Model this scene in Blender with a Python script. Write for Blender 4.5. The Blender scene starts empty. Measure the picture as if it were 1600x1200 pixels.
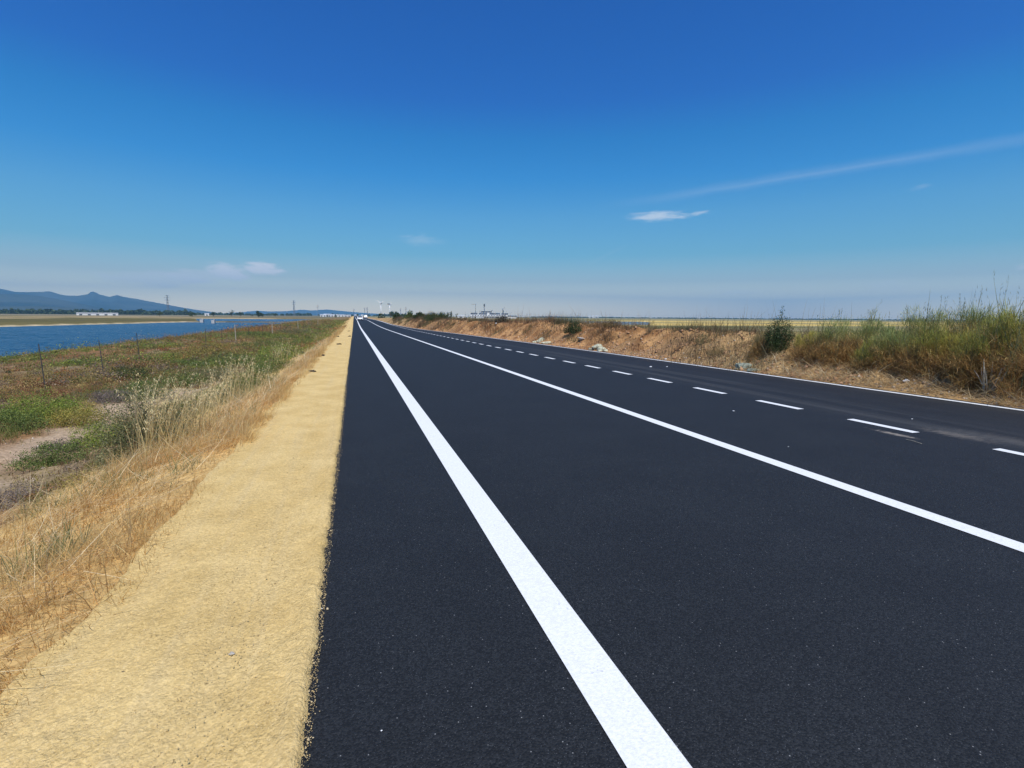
import bpy, bmesh, math, random
import numpy as np
from mathutils import Matrix, Vector
random.seed(7); RNG = np.random.default_rng(11)
scene = bpy.context.scene
col = scene.collection
# ------------------------------------------------------------------ camera
YAW, PITCH, ROLL, EYE, FPX = 0.29809, 0.13038, 0.0085, 1.6, 800.0
cF = np.array([math.sin(YAW)*math.cos(PITCH), math.cos(YAW)*math.cos(PITCH), -math.sin(PITCH)])
cR = np.array([math.cos(YAW), -math.sin(YAW), 0.0]); cU = np.cross(cR, cF)
_c, _s = math.cos(ROLL), math.sin(ROLL)
cR, cU = cR*_c + cU*_s, cU*_c - cR*_s
cam = bpy.data.cameras.new('camera'); camo = bpy.data.objects.new('camera', cam); col.objects.link(camo)
cam.sensor_width = 36; cam.lens = 18.0; cam.clip_start = 0.05; cam.clip_end = 60000
camo.matrix_world = Matrix(((cR[0], cU[0], -cF[0], 0), (cR[1], cU[1], -cF[1], 0), (cR[2], cU[2], -cF[2], EYE), (0, 0, 0, 1)))
scene.camera = camo
# ------------------------------------------------------------------ light, sky, exposure
SUN_EL, SUN_AZ = math.radians(63), math.radians(177)      # azimuth clockwise from +Y (the road direction)
SKY_STRENGTH, SUN_STRENGTH, EXPOSURE = 0.10, 4.5, 0.1
HAZE_DENSITY = 1.3e-4
scene.view_settings.view_transform = 'Standard'; scene.view_settings.look = 'None'
scene.view_settings.exposure = EXPOSURE; scene.view_settings.gamma = 1.0
try: scene.view_settings.use_curve_mapping = False
except Exception: pass
sun = bpy.data.lights.new('sun', 'SUN'); sun.energy = SUN_STRENGTH; sun.angle = math.radians(0.53); sun.color = (1.0, 0.96, 0.885)
suno = bpy.data.objects.new('sun', sun); col.objects.link(suno)
sd = Vector((math.sin(SUN_AZ)*math.cos(SUN_EL), math.cos(SUN_AZ)*math.cos(SUN_EL), math.sin(SUN_EL)))
suno.rotation_euler = sd.to_track_quat('Z', 'Y').to_euler(); suno.location = (30, 20, 60)

def ray(px, py):
    """unit world direction through a point of the photograph (1600 x 1200)"""
    d = cF*FPX + cR*(px-800) - cU*(py-600)
    return d/np.linalg.norm(d)

class NT:
    """small helper for node trees"""
    def __init__(s, tree): s.t = tree; s.n = tree.nodes; s.l = tree.links
    def new(s, typ, **kw):
        n = s.n.new(typ)
        for k, v in kw.items():
            if k.startswith('i_'): n.inputs[k[2:].replace('_', ' ')].default_value = v
            else: setattr(n, k, v)
        return n
    def link(s, a, b): s.l.new(a, b)
    def _in(s, sock, v):
        if hasattr(v, 'is_linked') or isinstance(v, bpy.types.NodeSocket): s.l.new(v, sock)
        else: sock.default_value = v
    def math(s, op, a, b=0.0, c=0.0, clamp=False):
        n = s.n.new('ShaderNodeMath'); n.operation = op; n.use_clamp = clamp
        s._in(n.inputs[0], a); s._in(n.inputs[1], b); s._in(n.inputs[2], c); return n.outputs[0]
    def vmath(s, op, a, b):
        n = s.n.new('ShaderNodeVectorMath'); n.operation = op
        s._in(n.inputs[0], a); s._in(n.inputs[1], b)
        return n.outputs['Value'] if op in ('DOT_PRODUCT', 'LENGTH') else n.outputs[0]
    def smooth(s, v, a, b, lo=0.0, hi=1.0):
        n = s.n.new('ShaderNodeMapRange'); n.interpolation_type = 'SMOOTHSTEP'
        s._in(n.inputs[0], v); n.inputs[1].default_value = a; n.inputs[2].default_value = b
        n.inputs[3].default_value = lo; n.inputs[4].default_value = hi; return n.outputs[0]
    def mix(s, f, a, b, blend='MIX'):
        n = s.n.new('ShaderNodeMix'); n.data_type = 'RGBA'; n.blend_type = blend
        s._in(n.inputs[0], f); s._in(n.inputs[6], a); s._in(n.inputs[7], b); return n.outputs[2]
    def noise(s, vec, scale, detail=4.0, rough=0.55, dist=0.0):
        n = s.n.new('ShaderNodeTexNoise'); s._in(n.inputs['Vector'], vec)
        n.inputs['Scale'].default_value = scale; n.inputs['Detail'].default_value = detail
        n.inputs['Roughness'].default_value = rough; n.inputs['Distortion'].default_value = dist; return n.outputs[0]
    def mapping(s, vec, scale=(1, 1, 1), rot=(0, 0, 0)):
        n = s.n.new('ShaderNodeMapping'); s.l.new(vec, n.inputs[0]); n.inputs['Scale'].default_value = scale
        n.inputs['Rotation'].default_value = rot; return n.outputs[0]

world = bpy.data.worlds.new('World'); scene.world = world; world.use_nodes = True
W = NT(world.node_tree); W.n.clear()
sky = W.new('ShaderNodeTexSky'); sky.sky_type = 'NISHITA'; sky.sun_disc = False
sky.sun_elevation = SUN_EL; sky.sun_rotation = SUN_AZ; sky.altitude = 0; sky.air_density = 1.0; sky.dust_density = 0.6; sky.ozone_density = 2.5
tc = W.new('ShaderNodeTexCoord'); D = tc.outputs['Generated']
hs = W.new('ShaderNodeHueSaturation'); hs.inputs['Hue'].default_value = 0.5; hs.inputs['Saturation'].default_value = 1.25; hs.inputs['Value'].default_value = 1.35
W.link(sky.outputs[0], hs.inputs['Color'])
sz = W.new('ShaderNodeSeparateXYZ'); W.link(D, sz.inputs[0])
rp = W.new('ShaderNodeValToRGB'); W.link(sz.outputs[2], rp.inputs[0]); el = rp.color_ramp.elements      # deeper blue overhead, as the air was that day
RAMP = [(0.0, (3.5, 2.8, 1.75)), (0.043, (1.85, 1.45, 1.0)), (0.067, (1.015, 0.899, 0.761)), (0.114, (0.499, 0.785, 0.781)), (0.183, (0.393, 0.781, 0.876)), (0.248, (0.146, 0.694, 0.946)), (0.308, (0.073, 0.627, 0.918)), (0.364, (0.059, 0.472, 0.911)), (0.415, (0.044, 0.45, 0.9)), (0.487, (0.038, 0.429, 0.89))]
for i_, (p_, c_) in enumerate(RAMP):
    e_ = el[i_] if i_ < 2 else el.new(p_); e_.position = p_; e_.color = (*c_, 1)
skycol = W.mix(1.0, hs.outputs[0], rp.outputs[0], 'MULTIPLY')
def sky_band(p0, p1, width, fade0, fade1, feather=1.0):
    """a soft streak of high cloud along the great circle through two sky directions"""
    a = ray(*p0); b = ray(*p1); n = np.cross(a, b); n /= np.linalg.norm(n)
    t = b - a*np.dot(a, b); t /= np.linalg.norm(t); L = math.acos(float(np.dot(a, b)))
    w = W.noise(D, 14.0, 3.0)
    u = W.math('ARCTAN2', W.vmath('DOT_PRODUCT', D, tuple(t)), W.vmath('DOT_PRODUCT', D, tuple(a)))
    v = W.math('ADD', W.vmath('DOT_PRODUCT', D, tuple(n)), W.math('MULTIPLY', W.math('SUBTRACT', w, 0.5), width*0.9))
    across = W.smooth(W.math('ABSOLUTE', v), 0.0, width, 1.0, 0.0)
    along = W.math('MULTIPLY', W.smooth(u, 0.0, L*fade0), W.smooth(u, L*(1-fade1), L*1.02, 1.0, 0.0))
    return W.math('MULTIPLY', across, along), u, v
def sky_puff(p, rx, ry, seed, tilt=0.0, lo=0.38, hi=0.75, flat=0.0, sc=1.0):
    """a small ragged cloud round one sky direction; rx, ry in radians"""
    c = ray(*p); r = np.cross(c, [0, 0, 1.0]); r /= np.linalg.norm(r); u = np.cross(r, c)
    r2 = r*math.cos(tilt) + u*math.sin(tilt); u2 = u*math.cos(tilt) - r*math.sin(tilt)
    x = W.math('DIVIDE', W.vmath('DOT_PRODUCT', D, tuple(r2)), rx); y = W.math('DIVIDE', W.vmath('DOT_PRODUCT', D, tuple(u2)), ry)
    cmb = W.new('ShaderNodeCombineXYZ'); W.link(x, cmb.inputs[0]); W.link(y, cmb.inputs[1]); cmb.inputs[2].default_value = seed
    nz = W.noise(cmb.outputs[0], 1.9*sc, 5.0, 0.55, 0.4)
    rr = W.math('SQRT', W.math('ADD', W.math('MULTIPLY', x, x), W.math('MULTIPLY', y, y)))
    body = W.math('SUBTRACT', 1.0, rr)
    m = W.smooth(W.math('ADD', W.math('MULTIPLY', body, 0.7), W.math('MULTIPLY', W.math('SUBTRACT', nz, 0.5), 1.3)), lo-0.32, hi)
    front = W.math('GREATER_THAN', W.vmath('DOT_PRODUCT', D, tuple(c)), 0.5)
    m = W.math('MULTIPLY', m, W.smooth(rr, 0.75, 1.25, 1.0, 0.0))
    return W.math('MULTIPLY', m, front)
CLOUD = (8.6, 8.8, 9.0, 1)
def lay(mask, k, colr=CLOUD):
    global skycol
    skycol = W.mix(W.math('MULTIPLY', mask, k), skycol, colr)
m_, u_, v_ = sky_band((905, 329), (1640, 211), 0.013, 0.35, 0.0); lay(m_, 0.07)
m_, u_, v_ = sky_band((1000, 316), (1560, 224), 0.004, 0.5, 0.3); lay(m_, 0.05)
m_, u_, v_ = sky_band((905, 420), (990, 378), 0.004, 0.4, 0.4); lay(m_, 0.05)
lay(sky_puff((1030, 337), 0.062, 0.012, 3.1, 0.0, 0.30, 0.70), 0.6)
lay(sky_puff((1092, 333), 0.026, 0.006, 5.7, 0.12), 0.40)
lay(sky_puff((357, 425), 0.034, 0.0150, 1.3, -0.22, 0.12, 0.42), 0.95)
lay(sky_puff((411, 420), 0.036, 0.0120, 8.4, -0.05, 0.14, 0.42), 1.0)
lay(sky_puff((306, 432), 0.046, 0.0120, 2.2, -0.05, .10, .5), 0.55)
lay(sky_puff((240, 436), 0.080, 0.0150, 6.6, 0.0, .08, .5), 0.5)
lay(sky_puff((655, 375), 0.060, 0.0140, 9.9, 0.0), 0.20)
lay(sky_puff((1150, 457), 0.080, 0.0150, 4.4, 0.0), 0.20)
lay(sky_puff((1385, 445), 0.055, 0.0150, 7.4, 0.0), 0.22)
lay(sky_puff((1440, 292), 0.020, 0.0050, 4.9, 0.1), 0.12)
lay(sky_puff((1598, 418), 0.014, 0.0060, 2.9, 0.1), 0.35)
bg = W.new('ShaderNodeBackground'); bg.inputs['Strength'].default_value = SKY_STRENGTH
W.link(skycol, bg.inputs['Color'])
wo = W.new('ShaderNodeOutputWorld'); W.link(bg.outputs[0], wo.inputs['Surface'])

# ------------------------------------------------------------------ helpers
def hash2(ix, iy, seed):
    h = (ix.astype(np.int64)*374761393 + iy.astype(np.int64)*668265263 + seed*974634777) & 0xffffffff
    h = ((h ^ (h >> 13))*1274126177) & 0xffffffff
    h = h ^ (h >> 16)
    return (h & 0xffffff)/float(0xffffff)
def vnoise(x, y, seed=0):
    x = np.asarray(x, float); y = np.asarray(y, float)
    ix = np.floor(x); iy = np.floor(y); fx = x-ix; fy = y-iy
    fx = fx*fx*(3-2*fx); fy = fy*fy*(3-2*fy)
    a = hash2(ix, iy, seed); b = hash2(ix+1, iy, seed); c = hash2(ix, iy+1, seed); d = hash2(ix+1, iy+1, seed)
    return (a*(1-fx)+b*fx)*(1-fy) + (c*(1-fx)+d*fx)*fy
def fbm(x, y, seed=0, oct=4, gain=0.5):
    s = 0; a = 1; t = 0
    for o in range(oct):
        s = s + a*vnoise(x*2**o, y*2**o, seed+o*17); t += a; a *= gain
    return s/t
def sstep(a, b, x):
    t = np.clip((np.asarray(x, float)-a)/(b-a), 0, 1); return t*t*(3-2*t)
def lerp(a, b, t): return a+(b-a)*t

def road_z(Y):
    """height of the road: dips gently away from the camera, then comes back up"""
    Y = np.asarray(Y, float)
    t = np.clip((Y-70)/130.0, 0, 1)
    h00 = 2*t**3-3*t**2+1; h10 = t**3-2*t**2+t
    return np.where(Y < 70, -0.005*Y, h00*-0.35 + h10*130*-0.005 + 0.0)
EY = [-200, 22, 32, 42, 52, 66, 90, 118, 160, 4000]; EX = [11.67, 11.67, 11.45, 11.15, 10.75, 10.1, 9.0, 8.1, 7.9, 7.9]
def edge_x(Y): return np.interp(Y, EY, EX)
def far_shore_x(Y): return np.interp(Y, [-200, 0, 142, 227, 400], [-90, -85, -75, -64, -70]) + 3*(vnoise(np.asarray(Y)/14., 0*np.asarray(Y), 5)-.5)
def basin(X, Y):
    """positive inside the lagoon and the ponds"""
    X = np.asarray(X, float); Y = np.asarray(Y, float)
    n = 2.6*(fbm(X/7., Y/7., 3, 3)-.5)
    a = np.minimum.reduce([X-far_shore_x(Y), -21.2-X+2.2*n*0.6, 229-Y+n*.6])
    b = np.minimum.reduce([X+.262*Y+2*n, -27-X+n, Y-235+n*.6, 415-Y+3*n])
    o = np.minimum.reduce([X+59, -53-X, Y-215, 250-Y])
    left = np.maximum.reduce([a, b, o])
    c = np.minimum.reduce([X-.42*Y+n, .63*Y-X+n, Y-175+n, 390-Y+n])
    d = np.minimum.reduce([X-.33*Y+n, .47*Y-X, Y-430+n, 700-Y+n])
    e = np.minimum.reduce([X-.12*Y+n, .30*Y-X+n, Y-300+n, 520-Y+n])
    return np.maximum.reduce([left, c, d, e])
WATER_Z = -1.5
def land(X, Y):
    X = np.asarray(X, float); Y = np.asarray(Y, float)
    rz = road_z(Y); e = edge_x(Y)
    # left verge and marsh
    dl = np.interp(X, [-60, -24, -21, -18, -12, -6.2, -5.0, -4.2, -3.2, -2.3, -1.75, -1.35], [-1.05, -1.25, -1.18, -0.95, -0.80, -0.78, -0.86, -0.74, -0.46, -0.2, -0.06, -0.01])
    wl = sstep(-7, -1.5, X)
    rough_l = sstep(-1.2, -2.6, X) if False else (1-sstep(-2.6, -1.3, X))
    zl = dl + rz*wl + rough_l*(0.20*(fbm(X/1.7, Y/1.7, 21, 4)-.5) + 0.10*(fbm(X/.35, Y/.35, 22, 3)-.5))
    # right verge, earth bank and plain
    q = X-(e-11.67)
    hb = np.interp(Y, [-100, 6, 12, 20, 60, 100, 150, 230, 400], [0.55, 0.60, 0.75, 1.02, 1.22, 1.22, .85, 0.35, 0.1])
    hb = hb*(0.82+0.36*fbm(Y/6., X*0, 31, 3))
    toe = 12.1 + 0.5*(fbm(Y/2.3, X*0, 33, 3)-.5)
    up = sstep(toe, toe+2.6, q); dn = 1-sstep(15.6, 22.0, q)
    base = np.interp(q, [11.67, 15.5, 22, 40], [0, 0, -0.9, -1.0])
    zr = rz*(1-sstep(16, 22, q)) + base + hb*np.minimum(up, dn)
    # ragged dug earth: furrows running down the bank, clods
    ridge = np.abs(fbm((Y*0.75+q*1.1)/.9, (q*.55-Y*.25)/1.6, 41, 4)-.5)*2
    onb = up*(dn)*sstep(toe-.2, toe+.5, q)
    zr = zr + onb*(0.50*(0.42-ridge)) + sstep(11.9, 12.6, q)*dn*(0.36*(fbm(X/.55, Y/.55, 43, 4)-.5) + 0.09*(fbm(X/.19, Y/.19, 44, 2)-.5))
    zm = rz - 0.06
    z = np.where(X < -1.35, zl, np.where(q > 11.9, zr, zm))
    z = np.where((X >= -1.35) & (X < -0.5), rz-0.012, z)
    return z
def ground_z(X, Y):
    h = land(X, Y); b = basin(X, Y); s = sstep(-0.5, 3.5, b)
    far = sstep(500, 900, Y)
    s = s*(1-0*far)
    return h*(1-s) + (-2.3)*s
def gz(x, y): return float(ground_z(np.array([x]), np.array([y]))[0])
def at(px, dist):
    """ground point at a given distance in the direction seen at column px"""
    d = ray(px, 495); d2 = d[:2]/np.linalg.norm(d[:2]); x, y = d2*dist; return x, y
def hit(px, py, z):
    d = ray(px, py); t = (z-EYE)/d[2]; return d[0]*t, d[1]*t

def new_obj(name, me, parent=None):
    o = bpy.data.objects.new(name, me); col.objects.link(o)
    if parent is not None: o.parent = parent
    return o
def tag(o, label=None, cat=None, group=None, kind=None):
    if label: o['label'] = label
    if cat: o['category'] = cat
    if group: o['group'] = group
    if kind: o['kind'] = kind
    return o
def empty(name, loc, rz=0.0, **kw):
    o = bpy.data.objects.new(name, None); col.objects.link(o); o.location = loc; o.rotation_euler = (0, 0, rz); o.empty_display_size = .2
    tag(o, **kw); return o
def np_mesh(name, V, F, colors=None, smooth=False):
    """V (n,3); F (m,4) or (m,3) or list of those; colors (n,3) per vertex"""
    V = np.asarray(V, np.float32); me = bpy.data.meshes.new(name)
    Fs = F if isinstance(F, list) else [F]
    Fs = [np.asarray(f, np.int32) for f in Fs if len(f)]
    loops = np.concatenate([f.ravel() for f in Fs]); tot = np.concatenate([np.full(len(f), f.shape[1], np.int32) for f in Fs])
    start = np.concatenate([[0], np.cumsum(tot)[:-1]]).astype(np.int32)
    me.vertices.add(len(V)); me.vertices.foreach_set('co', V.ravel())
    me.loops.add(len(loops)); me.loops.foreach_set('vertex_index', loops)
    me.polygons.add(len(tot)); me.polygons.foreach_set('loop_start', start)
    try: me.polygons.foreach_set('loop_total', tot)
    except Exception: pass
    me.update(calc_edges=True)
    if smooth: me.polygons.foreach_set('use_smooth', np.ones(len(tot), bool))
    if colors is not None:
        a = me.color_attributes.new('Col', 'FLOAT_COLOR', 'POINT')
        c = np.ones((len(V), 4), np.float32); c[:, :3] = np.clip(colors, 0, 1); a.data.foreach_set('color', c.ravel())
    me.validate(); return me
class MB:
    """collects simple solids into one mesh"""
    def __init__(s): s.v = []; s.f = []
    def add(s, vs, fs):
        b = len(s.v); s.v += [tuple(v) for v in vs]; s.f += [[i+b for i in f] for f in fs]; return s
    def box(s, c, size, rz=0.0, top=1.0):
        hx, hy, hz = [k/2 for k in size]; vs = []
        for z, k in ((-hz, 1), (hz, top)):
            for x, y in ((-hx, -hy), (hx, -hy), (hx, hy), (-hx, hy)):
                x_, y_ = x*k, y*k
                vs.append((c[0]+x_*math.cos(rz)-y_*math.sin(rz), c[1]+x_*math.sin(rz)+y_*math.cos(rz), c[2]+z))
        return s.add(vs, [(3, 2, 1, 0), (4, 5, 6, 7), (0, 1, 5, 4), (1, 2, 6, 5), (2, 3, 7, 6), (3, 0, 4, 7)])
    def tube(s, pts, rad, n=8, caps=True):
        pts = [Vector(p) for p in pts]; rad = rad if hasattr(rad, '__len__') else [rad]*len(pts)
        rings = []; vs = []
        for i, p in enumerate(pts):
            d = (pts[min(i+1, len(pts)-1)]-pts[max(i-1, 0)]).normalized()
            a = d.orthogonal().normalized(); b = d.cross(a)
            if i and rings:
                a = (pa - d*pa.dot(d)).normalized(); b = d.cross(a)
            pa = a
            rings.append([len(vs)+k for k in range(n)])
            for k in range(n):
                t = 2*math.pi*k/n; vs.append(p+(a*math.cos(t)+b*math.sin(t))*rad[i])
        fs = []
        for i in range(len(rings)-1):
            for k in range(n): fs.append((rings[i][k], rings[i][(k+1) % n], rings[i+1][(k+1) % n], rings[i+1][k]))
        if caps: fs += [tuple(reversed(rings[0])), tuple(rings[-1])]
        return s.add(vs, fs)
    def build(s, name, mat, parent=None, smooth=False, bevel=0.0):
        me = bpy.data.meshes.new(name); me.from_pydata(s.v, [], s.f); me.validate(); me.update()
        if bevel:
            bm = bmesh.new(); bm.from_mesh(me)
            bmesh.ops.bevel(bm, geom=list(bm.edges), offset=bevel, segments=2, affect='EDGES', profile=.6); bm.to_mesh(me); bm.free()
        if smooth: me.polygons.foreach_set('use_smooth', np.ones(len(me.polygons), bool))
        me.materials.append(mat); return new_obj(name, me, parent)

# ------------------------------------------------------------------ materials
def mat_new(name):
    m = bpy.data.materials.new(name); m.use_nodes = True; t = NT(m.node_tree); t.n.clear()
    p = t.new('ShaderNodeBsdfPrincipled'); o = t.new('ShaderNodeOutputMaterial'); t.link(p.outputs[0], o.inputs[0]); return m, t, p, o
def simple(name, rgb, rough=.6, var=.12, scale=3.0, metal=0.0, spec=.5):
    m, t, p, o = mat_new(name); tcn = t.new('ShaderNodeTexCoord'); n = t.noise(tcn.outputs['Object'], scale, 5)
    k = t.smooth(n, .3, .7, 1-var, 1+var)
    mx = t.new('ShaderNodeVectorMath', operation='SCALE'); mx.inputs[0].default_value = rgb; t.link(k, mx.inputs['Scale'])
    t.link(mx.outputs[0], p.inputs['Base Color']); p.inputs['Roughness'].default_value = rough; p.inputs['Metallic'].default_value = metal
    p.inputs['Specular IOR Level'].default_value = spec; return m
def leafmat(name, trans=.3, rough=.6):
    m, t, p, o = mat_new(name); a = t.new('ShaderNodeVertexColor', layer_name='Col')
    t.link(a.outputs[0], p.inputs['Base Color']); p.inputs['Roughness'].default_value = rough; p.inputs['Specular IOR Level'].default_value = .3
    tr = t.new('ShaderNodeBsdfTranslucent'); t.link(a.outputs[0], tr.inputs[0])
    mx = t.new('ShaderNodeMixShader'); mx.inputs[0].default_value = trans
    t.link(p.outputs[0], mx.inputs[1]); t.link(tr.outputs[0], mx.inputs[2]); t.link(mx.outputs[0], o.inputs[0]); return m
M_LEAF = leafmat('plant_leaves', .34); M_DRY = leafmat('dry_stems', .42, .55)
M_FARLEAF = leafmat('far_leaves', .15)

# ground: macro colour is the kind of soil or cover at each place, fine grain from noise
M_GROUND, t, p, o = mat_new('earth_and_marsh')
a = t.new('ShaderNodeVertexColor', layer_name='Col'); g = t.new('ShaderNodeNewGeometry'); P = g.outputs['Position']
n1 = t.noise(P, 2.2, 6, .65); n2 = t.noise(P, 16.0, 6, .7); n3 = t.noise(t.mapping(P, (.02, .09, .1)), 1.0, 6, .6)
c1 = t.mix(t.smooth(n1, .3, .7), (.80, .80, .80, 1), (1.16, 1.14, 1.1, 1)); c2 = t.mix(t.smooth(n2, .32, .68), (.68, .66, .64, 1), (1.2, 1.2, 1.2, 1))
c3 = t.mix(t.smooth(n3, .35, .65), (.82, .84, .80, 1), (1.14, 1.12, 1.08, 1))
cc = t.mix(1.0, a.outputs[0], c1, 'MULTIPLY'); cc = t.mix(1.0, cc, c2, 'MULTIPLY'); cc = t.mix(1.0, cc, c3, 'MULTIPLY')
t.link(cc, p.inputs['Base Color']); p.inputs['Roughness'].default_value = .95; p.inputs['Specular IOR Level'].default_value = .1
b = t.new('ShaderNodeBump'); b.inputs['Strength'].default_value = .9; b.inputs['Distance'].default_value = .03
t.link(t.math('ADD', t.math('MULTIPLY', n2, .6), n1), b.inputs['Height']); t.link(b.outputs[0], p.inputs['Normal'])

M_ASPHALT, t, p, o = mat_new('fresh_asphalt')
g = t.new('ShaderNodeNewGeometry'); P = g.outputs['Position']; sx = t.new('ShaderNodeSeparateXYZ'); t.link(P, sx.inputs[0])
agg = t.new('ShaderNodeTexVoronoi', feature='F1'); t.link(P, agg.inputs['Vector']); agg.inputs['Scale'].default_value = 120
agg2 = t.new('ShaderNodeTexVoronoi', feature='F1'); t.link(P, agg2.inputs['Vector']); agg2.inputs['Scale'].default_value = 170
nb = t.noise(P, 1.2, 5, .6); nf = t.noise(P, 160, 2, .5)
ns = t.noise(t.mapping(P, (2.2, .05, 1)), 1.0, 5, .6)          # long streaks along the lanes
base = t.mix(t.smooth(agg.outputs['Color'], .2, .9), (.0036, .0045, .0053, 1), (.0152, .0172, .0192, 1))
sep = t.new('ShaderNodeSeparateColor'); t.link(agg2.outputs['Color'], sep.inputs[0])
chip = t.math('MULTIPLY', t.math('GREATER_THAN', sep.outputs[0], .90), t.smooth(agg2.outputs['Distance'], .1, .45, 1, 0))
base = t.mix(t.math('MULTIPLY', t.math('MULTIPLY', chip, .95), t.smooth(t.noise(P, 3.0, 4, .6), .3, .65, .45, 1.0)), base, (.095, .10, .105, 1))
sep2 = t.new('ShaderNodeSeparateColor'); t.link(agg.outputs['Color'], sep2.inputs[0])
chip2 = t.math('MULTIPLY', t.math('GREATER_THAN', sep2.outputs[1], .993), t.smooth(agg.outputs['Distance'], .1, .4, 1, 0))
base = t.mix(t.math('MULTIPLY', chip2, .9), base, (.34, .34, .33, 1))
base = t.mix(1.0, base, t.mix(t.smooth(nb, .3, .7), (.86, .86, .87, 1), (1.15, 1.15, 1.14, 1)), 'MULTIPLY')
# dusty wheel path in the outer lane, and a spill of pale grit beside one dash
dust = t.math('MULTIPLY', t.math('MULTIPLY', t.smooth(sx.outputs[0], 7.7, 8.7), t.smooth(sx.outputs[0], 9.3, 10.6, 1, 0)), t.smooth(ns, .38, .72))
base = t.mix(t.math('MULTIPLY', dust, .30), base, (.115, .112, .105, 1))
dust2 = t.math('MULTIPLY', t.smooth(sx.outputs[0], 10.9, 11.5), t.smooth(ns, .35, .8))
base = t.mix(t.math('MULTIPLY', dust2, .2), base, (.12, .11, .095, 1))
def spill(cx, cy, rx, ry, rot, k, seed):
    global base
    dx = t.math('SUBTRACT', sx.outputs[0], cx); dy = t.math('SUBTRACT', sx.outputs[1], cy)
    u = t.math('DIVIDE', t.math('ADD', t.math('MULTIPLY', dx, math.cos(rot)), t.math('MULTIPLY', dy, math.sin(rot))), rx)
    v = t.math('DIVIDE', t.math('SUBTRACT', t.math('MULTIPLY', dy, math.cos(rot)), t.math('MULTIPLY', dx, math.sin(rot))), ry)
    r = t.math('SQRT', t.math('ADD', t.math('MULTIPLY', u, u), t.math('MULTIPLY', v, v)))
    nz = t.noise(t.mapping(P, (2.5, 9, 1), (0, 0, seed)), 2.0, 6, .7)
    m = t.smooth(t.math('ADD', t.math('SUBTRACT', 1.0, r), t.math('MULTIPLY', t.math('SUBTRACT', nz, .55), 2.2)), .1, .9)
    m = t.math('MULTIPLY', m, t.smooth(r, .7, 1.3, 1, 0))
    base = t.mix(t.math('MULTIPLY', m, k), base, (.42, .36, .29, 1))
spill(7.40, 5.30, .13, .50, .0, .62, .2); spill(8.2, 5.0, .30, .8, .0, .22, 1.2); spill(8.6, 4.4, .5, 1.6, .0, .07, 2.2)
t.link(base, p.inputs['Base Color']); p.inputs['Roughness'].default_value = .72; p.inputs['Specular IOR Level'].default_value = .38
b = t.new('ShaderNodeBump'); b.inputs['Strength'].default_value = .5; b.inputs['Distance'].default_value = .005
t.link(t.math('ADD', t.math('SUBTRACT', 1.0, agg.outputs['Distance']), t.math('MULTIPLY', nf, .5)), b.inputs['Height']); t.link(b.outputs[0], p.inputs['Normal'])

M_PAINT, t, p, o = mat_new('road_paint'); g = t.new('ShaderNodeNewGeometry'); P = g.outputs['Position']
n = t.noise(P, 60, 4, .6); n2 = t.noise(P, 5, 5, .7)
v_ = t.new('ShaderNodeTexVoronoi'); t.link(P, v_.inputs['Vector']); v_.inputs['Scale'].default_value = 100
sep = t.new('ShaderNodeSeparateColor'); t.link(v_.outputs['Color'], sep.inputs[0])
sp = t.math('MULTIPLY', t.math('GREATER_THAN', sep.outputs[0], .955), t.smooth(n2, .5, .66))
c = t.mix(t.smooth(n, .25, .75), (.66, .665, .655, 1), (.80, .80, .79, 1)); c = t.mix(t.math('MULTIPLY', sp, .55), c, (.30, .31, .31, 1))
t.link(c, p.inputs['Base Color']); p.inputs['Roughness'].default_value = .6
b = t.new('ShaderNodeBump'); b.inputs['Strength'].default_value = .35; b.inputs['Distance'].default_value = .003; t.link(v_.outputs['Distance'], b.inputs['Height']); t.link(b.outputs[0], p.inputs['Normal'])

M_GRAVEL, t, p, o = mat_new('ochre_gravel'); g = t.new('ShaderNodeNewGeometry'); P = g.outputs['Position']
n1 = t.noise(t.mapping(P, (1, .62, 1), (0, 0, .5)), 62, 4, .62); n2 = t.noise(P, 1.6, 5, .6); n3 = t.noise(P, 150, 3, .6); npatch = t.noise(P, 4.0, 4, .6); n4 = t.noise(t.mapping(P, (7, .25, 1)), 1.0, 4, .6)
c = t.mix(t.smooth(n2, .3, .7), (.56, .390, .150, 1), (.66, .480, .205, 1)); c = t.mix(t.math('MULTIPLY', t.smooth(n1, .28, .42, .55, 0), t.smooth(npatch, .4, .6)), c, (.34, .22, .07, 1))  # low spots between grains painted darker: crevice shade put into the colour
c = t.mix(t.smooth(n3, .52, .7, 0, .5), c, (.66, .52, .30, 1)); c = t.mix(t.smooth(n4, .45, .7, 0, .4), c, (.58, .445, .23, 1))
pv = t.new('ShaderNodeTexVoronoi'); t.link(P, pv.inputs['Vector']); pv.inputs['Scale'].default_value = 85; ps = t.new('ShaderNodeSeparateColor'); t.link(pv.outputs['Color'], ps.inputs[0])
c = t.mix(1.0, c, t.mix(ps.outputs[0], (.86, .85, .82, 1), (1.16, 1.16, 1.15, 1)), 'MULTIPLY')          # each grain its own tint
nd = t.noise(t.mapping(P, (1.0, .45, 1), (0, 0, -.6)), 48, 3, .6, .3); c = t.mix(t.math('MULTIPLY', t.smooth(nd, .26, .36, .8, 0), t.smooth(npatch, .38, .6)), c, (.20, .12, .035, 1))  # sparse slanted dark flecks, painted shade of the grains in the colour
t.link(c, p.inputs['Base Color']); p.inputs['Roughness'].default_value = .95; p.inputs['Specular IOR Level'].default_value = .1
b = t.new('ShaderNodeBump'); b.inputs['Distance'].default_value = .014; t.link(t.smooth(npatch, .3, .65, .65, 1.0), b.inputs['Strength'])
vv = t.new('ShaderNodeTexVoronoi'); t.link(P, vv.inputs['Vector']); vv.inputs['Scale'].default_value = 75
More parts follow.
